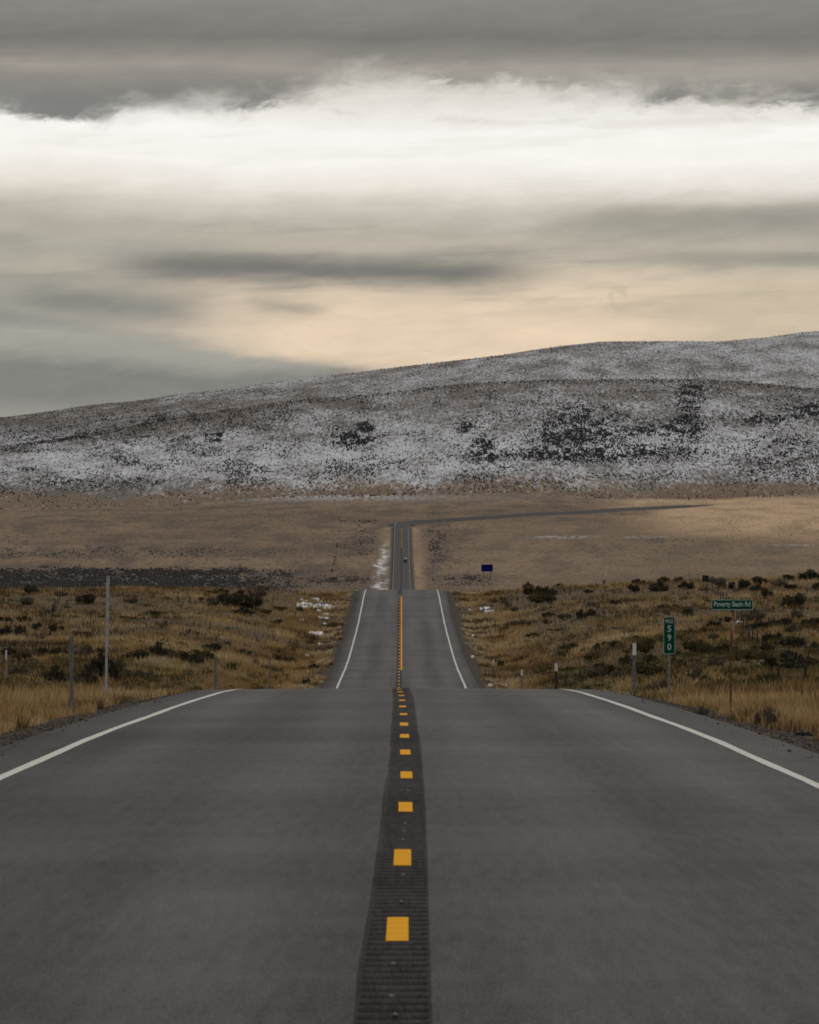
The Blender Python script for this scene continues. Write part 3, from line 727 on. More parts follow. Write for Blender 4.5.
# left of the road
for q in [(33, 594, 17, 'dark', .55), (85, 604, 21, 'dark', .5, 'dark oval sagebrush alone below the left ridge beside the tall pole'), (57, 631, 15, 'dark', .5), (80, 637, 22, 'dark', .3, 'low flat dark sagebrush just above the short grey post'),
          (12, 637, 24, 'dark', .5), (36, 629, 12, 'dark'), (24, 622, 14, 'dark', .4), (45, 616, 12, 'grey', .5), (4, 621, 12, 'dark', .4), (28, 605, 18, 'grey', .4), (10, 657, 14, 'dark', .7, 'round dark sagebrush right beside the tiny white stake at far left'), (23, 660, 14, 'dark', .6), (43, 656, 14, 'dark', .6), (60, 657, 15, 'dark', .7),
          (86, 658, 24, 'grey', .5), (98, 655, 14, 'dark', .5), (20, 678, 26, 'grey', .6), (55, 687, 24, 'dark', .8, 'dense dark sagebrush immediately left of the short grey post'), (36, 682, 20, 'grey', .4), (88, 684, 20, 'dark', .8), (103, 681, 28, 'dark', .9, 'tallest dark sagebrush, standing behind the foot of the tall pole'),
          (76, 688, 20, 'grey', .7), (3, 694, 20, 'green', .8, 'yellow green rabbitbrush cut by the left picture edge'), (118, 672, 16, 'dark', .6), (133, 660, 26, 'dark', .4), (158, 657, 18, 'dark', .7, 'pointed dark sagebrush in the middle of the left meadow'), (148, 658, 14, 'dark', .5), (178, 660, 18, 'dark', .5), (192, 665, 20, 'dark', .5),
          (204, 660, 18, 'green', .5), (194, 655, 12, 'green', .5), (212, 653, 18, 'dark', .6, 'dark sagebrush straddling the top of the post nearest the road on the left'), (205, 650, 10, 'dark', .6), (176, 682, 12, 'green', .5), (156, 682, 12, 'green', .4), (162, 694, 13, 'grey', .6), (143, 678, 16, 'grey', .5), (153, 616, 15, 'dark', .4),
          (128, 677, 14, 'grey', .5), (206, 601, 14, 'dark', .3), (211, 594, 10, 'dark', .4), (110, 589, 9, 'dark', .5), (224, 605, 18, 'dark', .6), (238, 608, 26, 'dark', .5, 'widest dark sagebrush in the clump on the left ridge'), (252, 608, 20, 'dark', .6), (256, 600, 20, 'grey', .7), (240, 600, 18, 'dark', .5),
          (222, 594, 12, 'dark', .4), (264, 588, 10, 'dark', .4), (214, 606, 14, 'grey', .6), (243, 614, 22, 'dark', .25), (267, 614, 12, 'green', .4), (280, 610, 16, 'dark', .25), (277, 624, 16, 'green', .3), (244, 655, 16, 'dark', .4), (232, 671, 18, 'green', .4), (281, 654, 10, 'dark', .3),
          (303, 671, 7, 'dark', .6), (314, 669, 8, 'dark', .6, 'small dark tuft closest to the far left verge of the road'), (306, 686, 9, 'dark', .9), (283, 678, 8, 'grey', .6), (250, 680, 16, 'grey', .4), (300, 613, 10, 'green', .6), (311, 644, 10, 'grey', .5), (167, 600, 12, 'grey', .3), (94, 617, 14, 'grey', .5), (60, 596, 12, 'grey', .4), (132, 603, 14, 'grey', .4)]: sh(*q)
# right of the road
for q in [(533, 595, 16, 'dark', .6, 'darkest sagebrush in the ridge clump right of the blue sign'), (528, 590, 9, 'dark', .8), (546, 596, 20, 'dark', .4), (538, 603, 20, 'green', .5), (551, 602, 12, 'dark', .6), (559, 584, 10, 'dark', .4), (549, 618, 12, 'dark', .5), (565, 620, 16, 'grey', .4), (581, 618, 11, 'dark', .7, 'left one of two black sagebrushes side by side on the right slope'),
          (591, 616, 9, 'dark', .7, 'right one of two black sagebrushes side by side on the right slope'), (547, 624, 9, 'dark', .4), (516, 613, 11, 'grey', .5), (520, 625, 22, 'grey', .25), (533, 638, 20, 'green', .25), (588, 593, 9, 'dark', .4), (498, 638, 8, 'green', .4), (507, 608, 9, 'grey', .7), (501, 668, 7, 'dark', 1.2, 'spiky dark weed beside the thin white topped stake'),
          (635, 591, 14, 'dark', .5, 'lower dark sagebrush of a stacked pair on the right ridge'), (638, 585, 12, 'dark', .5, 'upper dark sagebrush of a stacked pair on the right ridge'), (664, 583, 12, 'dark', .5), (659, 591, 17, 'dark', .5), (678, 581, 12, 'grey', .4), (686, 589, 15, 'dark', .5), (616, 605, 11, 'dark', .5, 'lone dark sagebrush midway up the bare right slope'), (664, 608, 13, 'dark', .3), (676, 607, 8, 'dark', .4),
          (687, 615, 16, 'grey', .5), (637, 640, 9, 'dark', .5, 'small dark sagebrush just above the white topped post by the mile marker'), (690, 635, 13, 'dark', .4, 'flat dark sagebrush just right of the mile marker panel'), (594, 607, 22, 'grey', .2),
          (597, 651, 10, 'dark', .7), (605, 648, 12, 'dark', .6), (615, 647, 11, 'dark', .6), (648, 652, 24, 'green', .5), (593, 660, 16, 'green', .4), (627, 664, 16, 'dark', .5), (650, 664, 18, 'dark', .5), (603, 670, 16, 'dark', .5), (614, 675, 26, 'green', .4), (598, 681, 24, 'grey', .5), (619, 681, 20, 'grey', .5),
          (648, 677, 26, 'green', .5), (661, 675, 16, 'dark', .5), (673, 657, 12, 'dark', .6), (680, 667, 18, 'dark', .5), (695, 652, 24, 'green', .5), (672, 679, 10, 'dark', .6), (697, 680, 18, 'grey', .6), (576, 670, 14, 'dark', .3), (560, 658, 12, 'green', .5), (570, 650, 16, 'green', .4), (566, 672, 14, 'green', .4), (585, 652, 10, 'dark', .5), (630, 654, 12, 'green', .5), (640, 668, 14, 'green', .5),
          (714, 584, 12, 'grey', .6), (722, 588, 16, 'grey', .6), (738, 589, 20, 'dark', .5), (760, 585, 15, 'dark', .6), (757, 591, 11, 'dark', .5), (768, 597, 12, 'dark', .8), (789, 580, 12, 'dark', .5), (790, 590, 14, 'dark', .5), (810, 581, 20, 'dark', .5), (778, 587, 16, 'grey', .5), (791, 608, 24, 'dark', .6, 'big domed sagebrush high on the slope right of the street sign'),
          (817, 589, 10, 'dark', .6), (725, 622, 12, 'dark', .5), (714, 628, 16, 'dark', .5, 'dark sagebrush left of the red stop sign'), (752, 622, 24, 'grey', .6), (762, 630, 20, 'dark', .5), (780, 628, 18, 'dark', .6), (798, 620, 16, 'grey', .6), (812, 626, 18, 'dark', .5), (795, 633, 20, 'grey', .5), (715, 641, 18, 'grey', .4), (778, 642, 14, 'dark', .6),
          (768, 642, 14, 'dark', .6), (793, 647, 26, 'dark', .4), (762, 653, 24, 'green', .4), (750, 661, 18, 'green', .5), (764, 660, 9, 'dark', .9), (706, 653, 18, 'green', .5), (725, 655, 20, 'dark', .5), (717, 667, 26, 'grey', .4), (787, 672, 44, 'dark', .45, 'largest sagebrush on the right, spreading above two dark fence posts'), (812, 668, 20, 'dark', .5),
          (735, 679, 24, 'green', .5), (768, 687, 26, 'green', .5), (815, 652, 18, 'dark', .5), (816, 688, 14, 'grey', .6), (800, 690, 20, 'green', .4), (747, 688, 18, 'green', .4), (722, 690, 16, 'green', .3), (705, 682, 16, 'green', .4),
          (661, 694, 19, 'grey', .7, 'grey green bush growing round the mile marker post base'), (633, 695, 11, 'grey', .5, 'small grey tuft at the foot of the white topped post'), (764, 726, 24, 'grey', .8, 'grey dead bush on the near right verge beside the rusty post'), (700, 716, 14, 'grey', .4, 'scrubby weed on the gravel left of the rusty sign post'), (5, 728, 14, 'dark', .7, 'dark dead weed on the gravel at the left picture edge')]: sh(*q)

ORD = 'first second third fourth fifth sixth seventh eighth ninth tenth eleventh twelfth thirteenth fourteenth fifteenth sixteenth seventeenth eighteenth nineteenth twentieth'.split()
KIND = {'dark': ('sagebrush', 'dark sagebrush'), 'green': ('rabbitbrush', 'green rabbitbrush'), 'grey': ('dead_brush', 'dry brown brush')}
rows = {}
for s in S:
    if s[5]: continue
    left = s[0] < 409
    zone = ('along the left ridge top' if s[1] < 612 else 'across the upper left meadow' if s[1] < 645 else 'in the lower left meadow') if left else \
           (('along the right ridge top' if s[1] < 600 else 'across the upper right slope' if s[1] < 645 else 'in the lower right thicket')+(', left of the mile marker' if s[0] < 664 else ', right of the mile marker'))
    rows.setdefault((zone, s[3]), []).append(s)
for (zone, kd), lst in rows.items():
    lst.sort(key=lambda q: q[0])
    for i, s in enumerate(lst):
        s[5] = f'{ORD[i]} {KIND[kd][1]} from left {zone}' if len(lst) > 1 else f'only {KIND[kd][1]} {zone}'
r = R(77)
GRP = {'dark': 'sagebrush in the near field', 'green': 'rabbitbrush in the near field', 'grey': 'dry brush in the near field'}
for i, (px, py, w, kd, hr, lab) in enumerate(S):
    X, Y, Z = at_px(px, py)
    W = w*Y/FPX*1.12; H = W*(hr or .55)*1.1
    fo, st = PROTO[kd][r.randint(4)]
    t = thing(KIND[kd][0], lab, 'shrub', (X, Y, Z-.03), r.rand()*6.28, GRP[kd])
    q = .85+.35*r.rand(); t.scale = (W*q, W/q, max(H, .2)/.52)
    f = bpy.data.objects.new('foliage', fo); COL.objects.link(f); f.parent = t
    if w >= 10:
        k = bpy.data.objects.new('stem', st); COL.objects.link(k); k.parent = t

# low olive scrub mixed through the grass (stuff): ground cover of leaf clumps
r = R(90); n = 9500
Y = 120+330*r.rand(n)**.9; X = (r.rand(n)*2-1)*.118*Y; a = np.abs(X-cx(Y)); u = X/Y
e = fbm(X/6+3, Y/16, 121, 4)
den = np.where(u > 0, sstep(u, .022, .040)*sstep(Y, 125, 165)*(1-.75*sstep(Y, 285, 330)), .55*sstep(-u, .030, .055)*(1-.6*sstep(Y, 260, 330)))
keep = (a > 8.5) & (r.rand(n) < den*sstep(e, .40, .54)*.8)
X, Y = X[keep], Y[keep]; n = len(X); Z = terrain(X, Y); q = 64
W = (.45+.75*r.rand(n)**2)[:, None]; H = W*(.30+.25*r.rand((n))[:, None])
th = r.rand(n, q)*6.28; rr_ = np.sqrt(r.rand(n, q)); px_ = np.cos(th)*rr_*W*.6; py_ = np.sin(th)*rr_*W*.6; pz_ = H*(.1+.9*r.rand(n, q)*np.sqrt(np.maximum(0, 1-rr_**2)))
C0 = np.stack([X[:, None]+px_, Y[:, None]+py_, Z[:, None]+pz_], -1)
up = r.randn(n, q, 3)*.45+np.stack([np.cos(th)*.5, np.sin(th)*.5, th*0+.9], -1); up /= np.linalg.norm(up, axis=-1, keepdims=True)
sd = np.cross(up, r.randn(n, q, 3)); sd /= np.linalg.norm(sd, axis=-1, keepdims=True)
L_ = (.09+.09*r.rand(n, q, 1)); w_ = .030
V = np.stack([C0-sd*w_*.5, C0+up*L_*.5+sd*w_, C0+up*L_, C0+up*L_*.5-sd*w_], 2).reshape(-1, 3)
T = np.repeat(np.clip(.55*r.rand(n)[:, None]+.5*r.rand(n, q), 0, 1).ravel(), 4)
mesh_np('low_scrub', V, np.arange(n*q*4).reshape(-1, 4), MAT['green_leaf'], attrs={'tint': T}, kind='stuff')

# ------------------------------------------------------------------ posts and signs
def zt(X, Y): return float(terrain(X, Y))
def delineator(px, ytop, X, label, body='grey_steel', w=.07, top=None, extra=.15, name='marker_post', group='roadside marker posts'):
    """flanged steel post; the place on the verge is X, its distance from where it stands in the row"""
    Y = X*FPX/(px-409.5); z = zt(X, Y); H = EYE-(ytop-593)*Y/FPX-z
    t = thing(name, label, 'marker post', (X, Y, z), .05*random.Random(px).uniform(-1, 1), group)
    m_ = MB()                                                    # U-channel: web and two flanges
    m_.box((0, 0, (H-extra*1.0)/2), (w, .006, H+extra), bev=.001).box((-w/2+.004, -.014, (H-extra)/2), (.007, .028, H+extra-.01), bev=.001).box((w/2-.004, -.014, (H-extra)/2), (.007, .028, H+extra-.012), bev=.001)
    m_.build('post', MAT[body], t)
    if top:
        m2 = MB(); m2.box((0, -.034, H-top/2-.01), (w*1.12, .008, top), bev=.002).build('reflector_plate', MAT['reflector'], t)
    return t
# left
def post_at(px, ytop, X, *a, **k): return delineator(px, ytop, X, *a, **k)
post_at(71.5, 635.5, -5.75, 'short weathered grey steel post nearest the camera on the left verge', w=.068)
post_at(215.5, 656, -5.6, 'grey steel post half hidden behind the left road crest', w=.085)
post_at(270, 655, -5.0, 'slender grey post behind the left crest, closest to the road', w=.05, body='grey_steel')
# right
post_at(634.3, 643, 5.35, 'white topped grey post standing left of the mile marker', w=.078, top=.28, body='grey_steel')
post_at(556.2, 663, 5.05, 'white topped dark brown post behind the right crest', w=.085, top=.27, body='dark_brown')
post_at(521.7, 669.5, 4.95, 'short white topped stake between the brown post and the road', w=.07, top=.26, body='grey_steel')
post_at(493.3, 659, 5.3, 'thin white topped stake closest to the far right verge', w=.055, top=.4, body='grey_steel')
post_at(474, 634, 5.6, 'tiny white stake beside the rising road on the right', w=.09, top=.45, body='grey_steel')
post_at(6.3, 650, -14.0, 'tiny white stake in the meadow at the far left', w=.05, top=.3, body='pole')
post_at(606, 571, 19.3, 'thin pale stake on the ridge right of the blue sign', w=.07, top=.5, body='pole')
# tall pole
Xp, Yp = -6.85, 6.85*FPX/(409.5-107.3); zp = zt(Xp, Yp); Hp = EYE-(576-593)*Yp/FPX-zp
t = thing('snow_pole', 'tall pale grey steel pole rising above the left meadow to the plain', 'pole', (Xp, Yp, zp))
m_ = MB(); m_.tube([(-.03, 0, -.2), (-.015, 0, Hp*.45)], .030, 10); m_.build('lower_section', MAT['pole'], t)
m_ = MB(); m_.tube([(-.010, 0, Hp*.40), (.016, 0, Hp)], .037, 10); m_.build('upper_sleeve', MAT['pole'], t)

def text_mesh(body, size, mat, parent, loc, rot, name, spacing=1.0, bold=.0, fit=None):
    cu = bpy.data.curves.new(name, 'FONT'); cu.body = body; cu.size = size; cu.align_x = 'CENTER'; cu.align_y = 'CENTER'
    cu.extrude = .0012; cu.space_character = spacing; cu.offset = bold
    tmp = bpy.data.objects.new('tmp', cu); COL.objects.link(tmp); bpy.context.view_layer.update()
    me = bpy.data.meshes.new_from_object(tmp.evaluated_get(bpy.context.evaluated_depsgraph_get()))
    bpy.data.objects.remove(tmp); bpy.data.curves.remove(cu)
    xs = [v.co.x for v in me.vertices]; ys = [v.co.y for v in me.vertices]
    me.transform(Matrix.Translation((-(min(xs)+max(xs))/2, -(min(ys)+max(ys))/2, 0)))
    if fit:
        me.transform(Matrix.Diagonal((fit[0]/(max(xs)-min(xs)), fit[1]/(max(ys)-min(ys)), 1, 1)))
    me.materials.clear(); me.materials.append(mat)
    o = bpy.data.objects.new(name, me); COL.objects.link(o); o.parent = parent; o.location = loc; o.rotation_euler = rot
    return o
def rrect(w, h, rad, n=4):
    P = []
    for cx_, cy_, a0 in ((w/2-rad, h/2-rad, 0), (-w/2+rad, h/2-rad, 90), (-w/2+rad, -h/2+rad, 180), (w/2-rad, -h/2+rad, 270)):
        for i in range(n+1):
            a = math.radians(a0+90*i/n); P.append((cx_+math.cos(a)*rad, cy_+math.sin(a)*rad))
    return P
def panel(parent, w, h, c, border=.012, tb=.006):
    base = MB().prism(rrect(w, h, .025), .004, Matrix.Translation(c)).build('sign_panel', MAT['sign_green'], parent)
    ring = MB(); o = rrect(w, h, .025); i_ = rrect(w-2*border, h-2*border, .016); n = len(o)
    M = Matrix.Translation((c[0], c[1]-.005, c[2]))
    vs = [M @ Vector((a, y, b)) for y in (-.0015, .0015) for P in (o, i_) for a, b in P]
    fs = []
    for k in range(n):
        j = (k+1) % n
        fs += [(k, j, n+j, n+k), (2*n+k, 3*n+k, 3*n+j, 2*n+j), (k, 2*n+k, 2*n+j, j), (n+k, n+j, 3*n+j, 3*n+k)]
    ring.add(vs, fs); ring.build('sign_border', MAT['sign_white'], parent)
    return base
FRONT = (math.pi/2, 0, 0)
# mile marker
Ym = 104.0; Xm = (669.3-409.5)/FPX*Ym; zm = zt(Xm, Ym)
t = thing('mile_marker', 'green MILE 590 marker panel on a thin post right of the road', 'mile marker', (Xm, Ym, zm))
zc = EYE-(635.5-593)*Ym/FPX-zm; pw_, ph_ = 11.6*Ym/FPX, 37*Ym/FPX
m_ = MB(); m_.box((0, .02, (zc+ph_/2)/2-.1), (.05, .02, zc+ph_/2+.1), bev=.004).build('post', MAT['grey_steel'], t)
panel(t, pw_, ph_, (0, 0, zc), .010)
text_mesh('MILE', .06, MAT['sign_white'], t, (0, -.006, zc+ph_*.385), FRONT, 'legend', fit=(pw_*.66, .085), bold=.001)
for ch, f in (('5', .185), ('9', -.055), ('0', -.305)):
    text_mesh(ch, .19, MAT['sign_white'], t, (0, -.006, zc+ph_*f), FRONT, 'numeral', fit=(.088, .150), bold=.003)
# street name sign with the stop sign seen nearly edge-on
Ys = 76.0; Xs = (731.5-409.5)/FPX*Ys; zs = zt(Xs, Ys)
t = thing('street_sign', 'green Poverty Basin Rd street sign on a leaning rusty post', 'street sign', (Xs, Ys, zs))
zc = EYE-(604.8-593)*Ys/FPX-zs; k_ = Ys/FPX
m_ = MB()
m_.tube([(-.012, .02, -.12), (-.016, .02, .55*zc), (.018, .02, .8*zc), (.030, .02, zc-.09)], [.019, .019, .020, .019], 4)
m_.build('post', MAT['rust'], t)
m_ = MB(); m_.box((-.020, .01, zc-1.05), (.036, .03, .36), Matrix.Rotation(math.radians(-2), 3, 'Y'), bev=.006).build('rusty_sleeve', MAT['rust'], t)
m_ = MB(); m_.box((.030, .02, zc-.095), (.022, .022, .06), bev=.003).build('bracket', MAT['grey_steel'], t)
cxs = .012
panel(t, 41.5*k_, 10.2*k_, (cxs, 0, zc), .009)
text_mesh('Poverty Basin Rd', .1, MAT['sign_white'], t, (cxs, -.006, zc), FRONT, 'legend', fit=(36.5*k_, 6.6*k_), bold=.002)
st = thing('stop_sign', 'small red stop sign turned almost edge-on, on the rusty street sign post', 'stop sign', (Xs+.022, Ys-.028, zs+zc-18.2*k_*1.12), math.radians(79))
rad = 11.5*k_; octo = [(math.cos(math.radians(22.5+45*i))*rad*1.06, math.sin(math.radians(22.5+45*i))*rad*1.06) for i in range(8)]
MB().prism(octo, .004, Matrix.Identity(4)).build('sign_plate', MAT['sign_red'], st)
text_mesh('STOP', .1, MAT['sign_white'], st, (0, -.0035, 0), FRONT, 'legend', fit=(rad*1.55, rad*.72), bold=.002)
# blue information sign beyond the crest
Yb = 520.0; Xb = (487-409.5)/FPX*Yb; zb = zt(Xb, Yb); kb = Yb/FPX
t = thing('blue_road_sign', 'small blue information sign on two legs beyond the right crest', 'road sign', (Xb, Yb, zb), math.radians(4))
zc = EYE-(568-593)*Yb/FPX-zb
MB().prism(rrect(11.6*kb, 7.2*kb, .06), .01, Matrix.Translation((0, 0, zc))).build('sign_panel', MAT['sign_blue'], t)
for dx in (-.38, .38): MB().box((dx, .06, zc/2), (.06, .06, zc+.7), bev=.01).build('leg', MAT['sign_leg'], t)
m_ = MB()
for dx, dz, w_ in ((-.22, .2, .3), (.25, .2, .25), (-.1, -.02, .5), (.3, -.2, .2), (-.3, -.22, .22)): m_.box((dx, -.009, dz), (w_, .004, .07))
m_.build('legend', MAT['sign_pale'], t)
# dark square panel on the right ridge
X, Y, Z = at_px(705.5, 586); k_ = Y/FPX
t = thing('black_panel_sign', 'small black square panel standing on the right ridge by the fence', 'panel', (X, Y, Z))
MB().box((0, 0, 7.3*k_), (6.6*k_, .03, 6.6*k_), bev=.01).build('panel', MAT['black_panel'], t)
for dx in (-.2, .2): MB().box((dx, .05, 3.3*k_), (.06, .06, 6.6*k_+.5), bev=.006).build('leg', MAT['wood'], t)
# stubby dark marker near pale stake on the ridge
X, Y, Z = at_px(603.8, 583); k_ = Y/FPX
t = thing('stub_post', 'short dark stub post left of the pale ridge stake', 'post', (X, Y, Z))
MB().tube([(0, 0, -.2), (.03, 0, 3.4*k_), (.05, 0, 5.2*k_)], [1.3*k_, 1.2*k_, .9*k_], 8).build('post', MAT['wood'], t)
MB().box((.05, 0, 5.4*k_), (2.6*k_, 2.2*k_, .5*k_), bev=.01).build('cap', MAT['wood'], t)

# wire fences
def fence(pts, label, step, h, wires=3, name='wire_fence', rpost=.055, n=0):
    """pts: picture points on the ground; posts and wires stand on the terrain between them"""
    G = [at_px(*p)[:2] if len(p) == 2 else p[1:] for p in pts]
    D = dense(G, step) if len(G) > 2 else np.array([np.array(G[0])+(np.array(G[1])-np.array(G[0]))*q for q in np.arange(0, 1, step/np.hypot(G[1][0]-G[0][0], G[1][1]-G[0][1]))])
    if n: D = np.array([np.array(G[0])+(np.array(G[-1])-np.array(G[0]))*i/(n-1) for i in range(n)])
    o = D[0]; t = thing(name, label, 'fence', (o[0], o[1], zt(*o)))
    rr = random.Random(int(step*100)); tops = []
    for x, y in D:
        z = zt(x, y)-t.location.z; hh = h*rr.uniform(.9, 1.1); lx, ly = rr.uniform(-.05, .05), rr.uniform(-.05, .05)
        b = Vector((x-o[0], y-o[1], z)); tops.append((b, lx, ly))
        MB().tube([b+Vector((0, 0, -.3)), b+Vector((lx*.5, ly*.5, hh*.5)), b+Vector((lx, ly, hh))], [rpost, rpost, rpost*.85], 7).build('post', MAT['wood'], t)
    for w_ in range(wires):
        f = (w_+1)/(wires+.25)
        MB().tube([b+Vector((lx*f, ly*f-.05, h*.92*f)) for b, lx, ly in tops], .006, 4).build('wire', MAT['wire'], t)
    return t
fence([(108, 590), (88, 590), (66, 592)], 'close set picket row of dark posts along the left ridge top', 1.1, .85, 2, rpost=.04)
fence([(65, 594), (57, 608), (51, 626)], 'wire fence of thin dark posts running down the left slope', 9.0, 1.0, 3, rpost=.04)
fence([(686, 583), (701, 583)], 'short row of thin dark pickets beside the black panel on the right ridge', .32, .95, 2, rpost=.025)
fence([(712, 597), (735, 618), (752, 643), (765, 655)], 'wire fence of thin dark stakes behind the street sign', 8.0, 1.0, 3, rpost=.04)
fence([(778.5, 685), (805, 687)], 'two stout dark fence posts below the largest right sagebrush', 1.0, .78, 3, rpost=.062, n=2)
# white scrap on the slope behind the stop sign
X, Y, Z = at_px(738.5, 627)
m_ = MB(); m_.tube([(-.22, 0, .12), (-.05, .03, .3), (.12, 0, .22), (.3, .02, .26)], [.03, .07, .06, .02], 7)
o = m_.build('plastic_scrap', MAT['snow'], None, (X, Y, Z+.1), True); tag(o, 'crumpled white plastic scrap in the brush behind the stop sign', 'litter')
# torn black tyre tread on the right shoulder
X, Y, Z = at_px(803, 738.5, 46, 70); m_ = MB(); k_ = Y/FPX
rr = random.Random(3); n = 14; top = []; bot = []
vs, fs = [], []
for i in range(n+1):
    u = i/n; x = (u-.5)*20*k_; hgt = (.012+.055*math.sin(math.pi*u)**.7*(.6+.8*rr.random()))
    for yy, zz in ((-.06, 0), (-.05, hgt*.8), (.0, hgt), (.06, hgt*.7), (.07, 0)): vs.append((x+rr.uniform(-.01, .01), yy*(.7+.6*rr.random()), zz))
for i in range(n):
    for j in range(4): fs.append((i*5+j, i*5+j+1, i*5+6+j, i*5+5+j))
fs += [(0, 1, 2, 3, 4), (n*5+4, n*5+3, n*5+2, n*5+1, n*5)]
m_.add(vs, fs); o = m_.build('tyre_tread', MAT['tyre'], None, (X, Y, Z+.035)); o.rotation_euler = (0, .05, .12); tag(o, 'torn black tyre tread lying on the near right gravel shoulder', 'debris')

# ------------------------------------------------------------------ the car on the far straight
Yc = 2085.0; Xc = 1.75+float(cx(Yc)); slope = math.atan(float(road_z(Yc+5)-road_z(Yc-5))/10)
t = thing('car', 'tiny dark car driving away on the distant straight road', 'car', (Xc, Yc, float(road_surf(1.75, Yc))+.005)); t.rotation_euler = (slope, 0, 0)
def loft(secs, name, mat):
    n = len(secs[0]); vs = [p for s in secs for p in s]
    fs = [(i*n+k, i*n+(k+1) % n, (i+1)*n+(k+1) % n, (i+1)*n+k) for i in range(len(secs)-1) for k in range(n)]
    fs += [tuple(range(n-1, -1, -1)), tuple(range((len(secs)-1)*n, len(secs)*n))]
    b = MB(); b.add(vs, fs); return b.build(name, mat, t)
def sec(y, w, z0, z1): b = .08; return [(-w+b, y, z0), (w-b, y, z0), (w, y, z0+b), (w, y, z1-b), (w-b, y, z1), (-w+b, y, z1), (-w, y, z1-b), (-w, y, z0+b)]
loft([sec(-2.3, .80, .42, .92), sec(-2.15, .92, .32, 1.08), sec(-1.0, .95, .30, 1.12), sec(.8, .95, .30, 1.10), sec(1.9, .92, .32, 1.0), sec(2.3, .80, .42, .84)], 'body', MAT['car_paint'])
loft([sec(-2.0, .74, 1.04, 1.20), sec(-1.75, .74, 1.04, 1.66), sec(-1.3, .74, 1.04, 1.74), sec(.2, .74, 1.04, 1.72), sec(.6, .76, 1.04, 1.45), sec(1.15, .78, 1.02, 1.14)], 'cabin', MAT['car_paint'])
MB().box((0, -1.93, 1.40), (1.2, .03, .36), Matrix.Rotation(math.radians(-28), 3, 'X')).build('rear_window', MAT['car_glass'], t)
MB().box((0, .78, 1.36), (1.2, .03, .42), Matrix.Rotation(math.radians(48), 3, 'X')).build('windscreen', MAT['car_glass'], t)
for sx in (-1, 1):
    MB().box((sx*.745, -.6, 1.40), (.02, 1.9, .34)).build('side_window', MAT['car_glass'], t)
    MB().box((sx*.72, -2.19, .93), (.26, .14, .18), bev=.02).build('tail_lamp', MAT['lamp_red'], t)
    for yy in (-1.4, 1.4):
        w_ = MB().tube([(sx*.98, yy, .34), (sx*.76, yy, .34)], .34, 18).build('wheel', MAT['tyre'], t)
        MB().tube([(sx*.985, yy, .34), (sx*.90, yy, .34)], .2, 12).build('rim', MAT['grey_steel'], w_)

# ------------------------------------------------------------------ sky, sun, camera
SUN_EL, SUN_AZ = 38.0, 8.0
w = bpy.data.worlds.new('World'); scene.world = w; w.use_nodes = True
nt = NT(w.node_tree)
for n_ in list(nt.n): nt.n.remove(n_)
out = nt.n.new('ShaderNodeOutputWorld')
sky = nt.n.new('ShaderNodeTexSky'); sky.sky_type = 'NISHITA'; sky.sun_disc = False
sky.sun_elevation = math.radians(SUN_EL); sky.sun_rotation = math.radians(SUN_AZ); sky.altitude = 1500; sky.dust_density = 2.0
bg1 = nt.n.new('ShaderNodeBackground'); nt.l.new(sky.outputs[0], bg1.inputs[0]); bg1.inputs[1].default_value = .08
d = nt.coord('Generated'); x, y, z = nt.xyz(d)
K = 4450.0
P = nt.add(nt.mul(nt.m('ARCTAN2', x, y), K), 409.5)
EL = nt.m('ARCTAN2', z, nt.m('SQRT', nt.add(nt.mul(x, x), nt.mul(y, y))))
Qr = nt.sub(593.0, nt.mul(EL, K))
def nz(sx, sy, det=5, rough=.55, dist=0.0, o=0.0): return nt.sub(nt.noise(nt.vec(nt.m('DIVIDE', P, sx), nt.m('DIVIDE', nt.add(Qr, nt.mul(P, .05)), sy), o), 1, det, rough, dist), .5)
W1 = nz(260, 55, 5, .55, .3, 1.0); W2 = nz(90, 26, 6, .6, .4, 7.0); W3 = nz(340, 30, 5, .55, .2, 13.0); W4 = nz(46, 17, 6, .62, .8, 3.0)
Q1 = nt.add(nt.add(Qr, nt.sm(P, 330, 0, 0, 13)), nt.add(nt.mul(W1, 34), nt.add(nt.mul(W2, 13), nt.mul(W4, 9))))
def curve(xs, stops):       # piecewise-linear function through (x, value) of a socket
    lo, hi = stops[0][0], stops[-1][0]; n = nt.n.new('ShaderNodeFloatCurve'); c = n.mapping.curves[0]
    vmin = min(s[1] for s in stops); vmax = max(s[1] for s in stops)
    pts = [((s[0]-lo)/(hi-lo), (s[1]-vmin)/(vmax-vmin)) for s in stops]
    while len(c.points) < len(pts): c.points.new(.5, .5)
    for p_, q_ in zip(c.points, pts): p_.location = q_; p_.handle_type = 'AUTO'
    n.mapping.update(); nt.put(n.inputs['Value'], nt.m('DIVIDE', nt.sub(xs, lo), hi-lo, clamp=True))
    return nt.add(nt.mul(n.outputs[0], vmax-vmin), vmin)
def sramp(q, stops, lo=0.0, hi=440.0): return nt.ramp(nt.m('DIVIDE', nt.sub(q, lo), hi-lo, clamp=True), [((s-lo)/(hi-lo), lin(*c)) for s, c in stops], 'LINEAR')
base = sramp(Q1, [(60, (206, 201, 192)), (100, (226, 221, 213)), (135, (250, 247, 242)), (168, (248, 244, 238)), (190, (234, 227, 217)), (210, (208, 200, 188)), (232, (184, 177, 164)), (262, (189, 180, 164)), (292, (221, 201, 176)), (335, (230, 207, 180)), (375, (222, 201, 174)), (415, (178, 170, 155))])
# beige billows hanging in front of the bright bank near its upper edge
bw = nt.mul(nt.sm(nt.add(nz(85, 30, 7, .62, .7, 41.0), nt.mul(W4, .4)), .0, .22), nt.mul(nt.sm(Qr, 140, 112), nt.sm(P, 90, 170)))
base = nt.mix(nt.mul(bw, .55), base, lin(206, 200, 190))
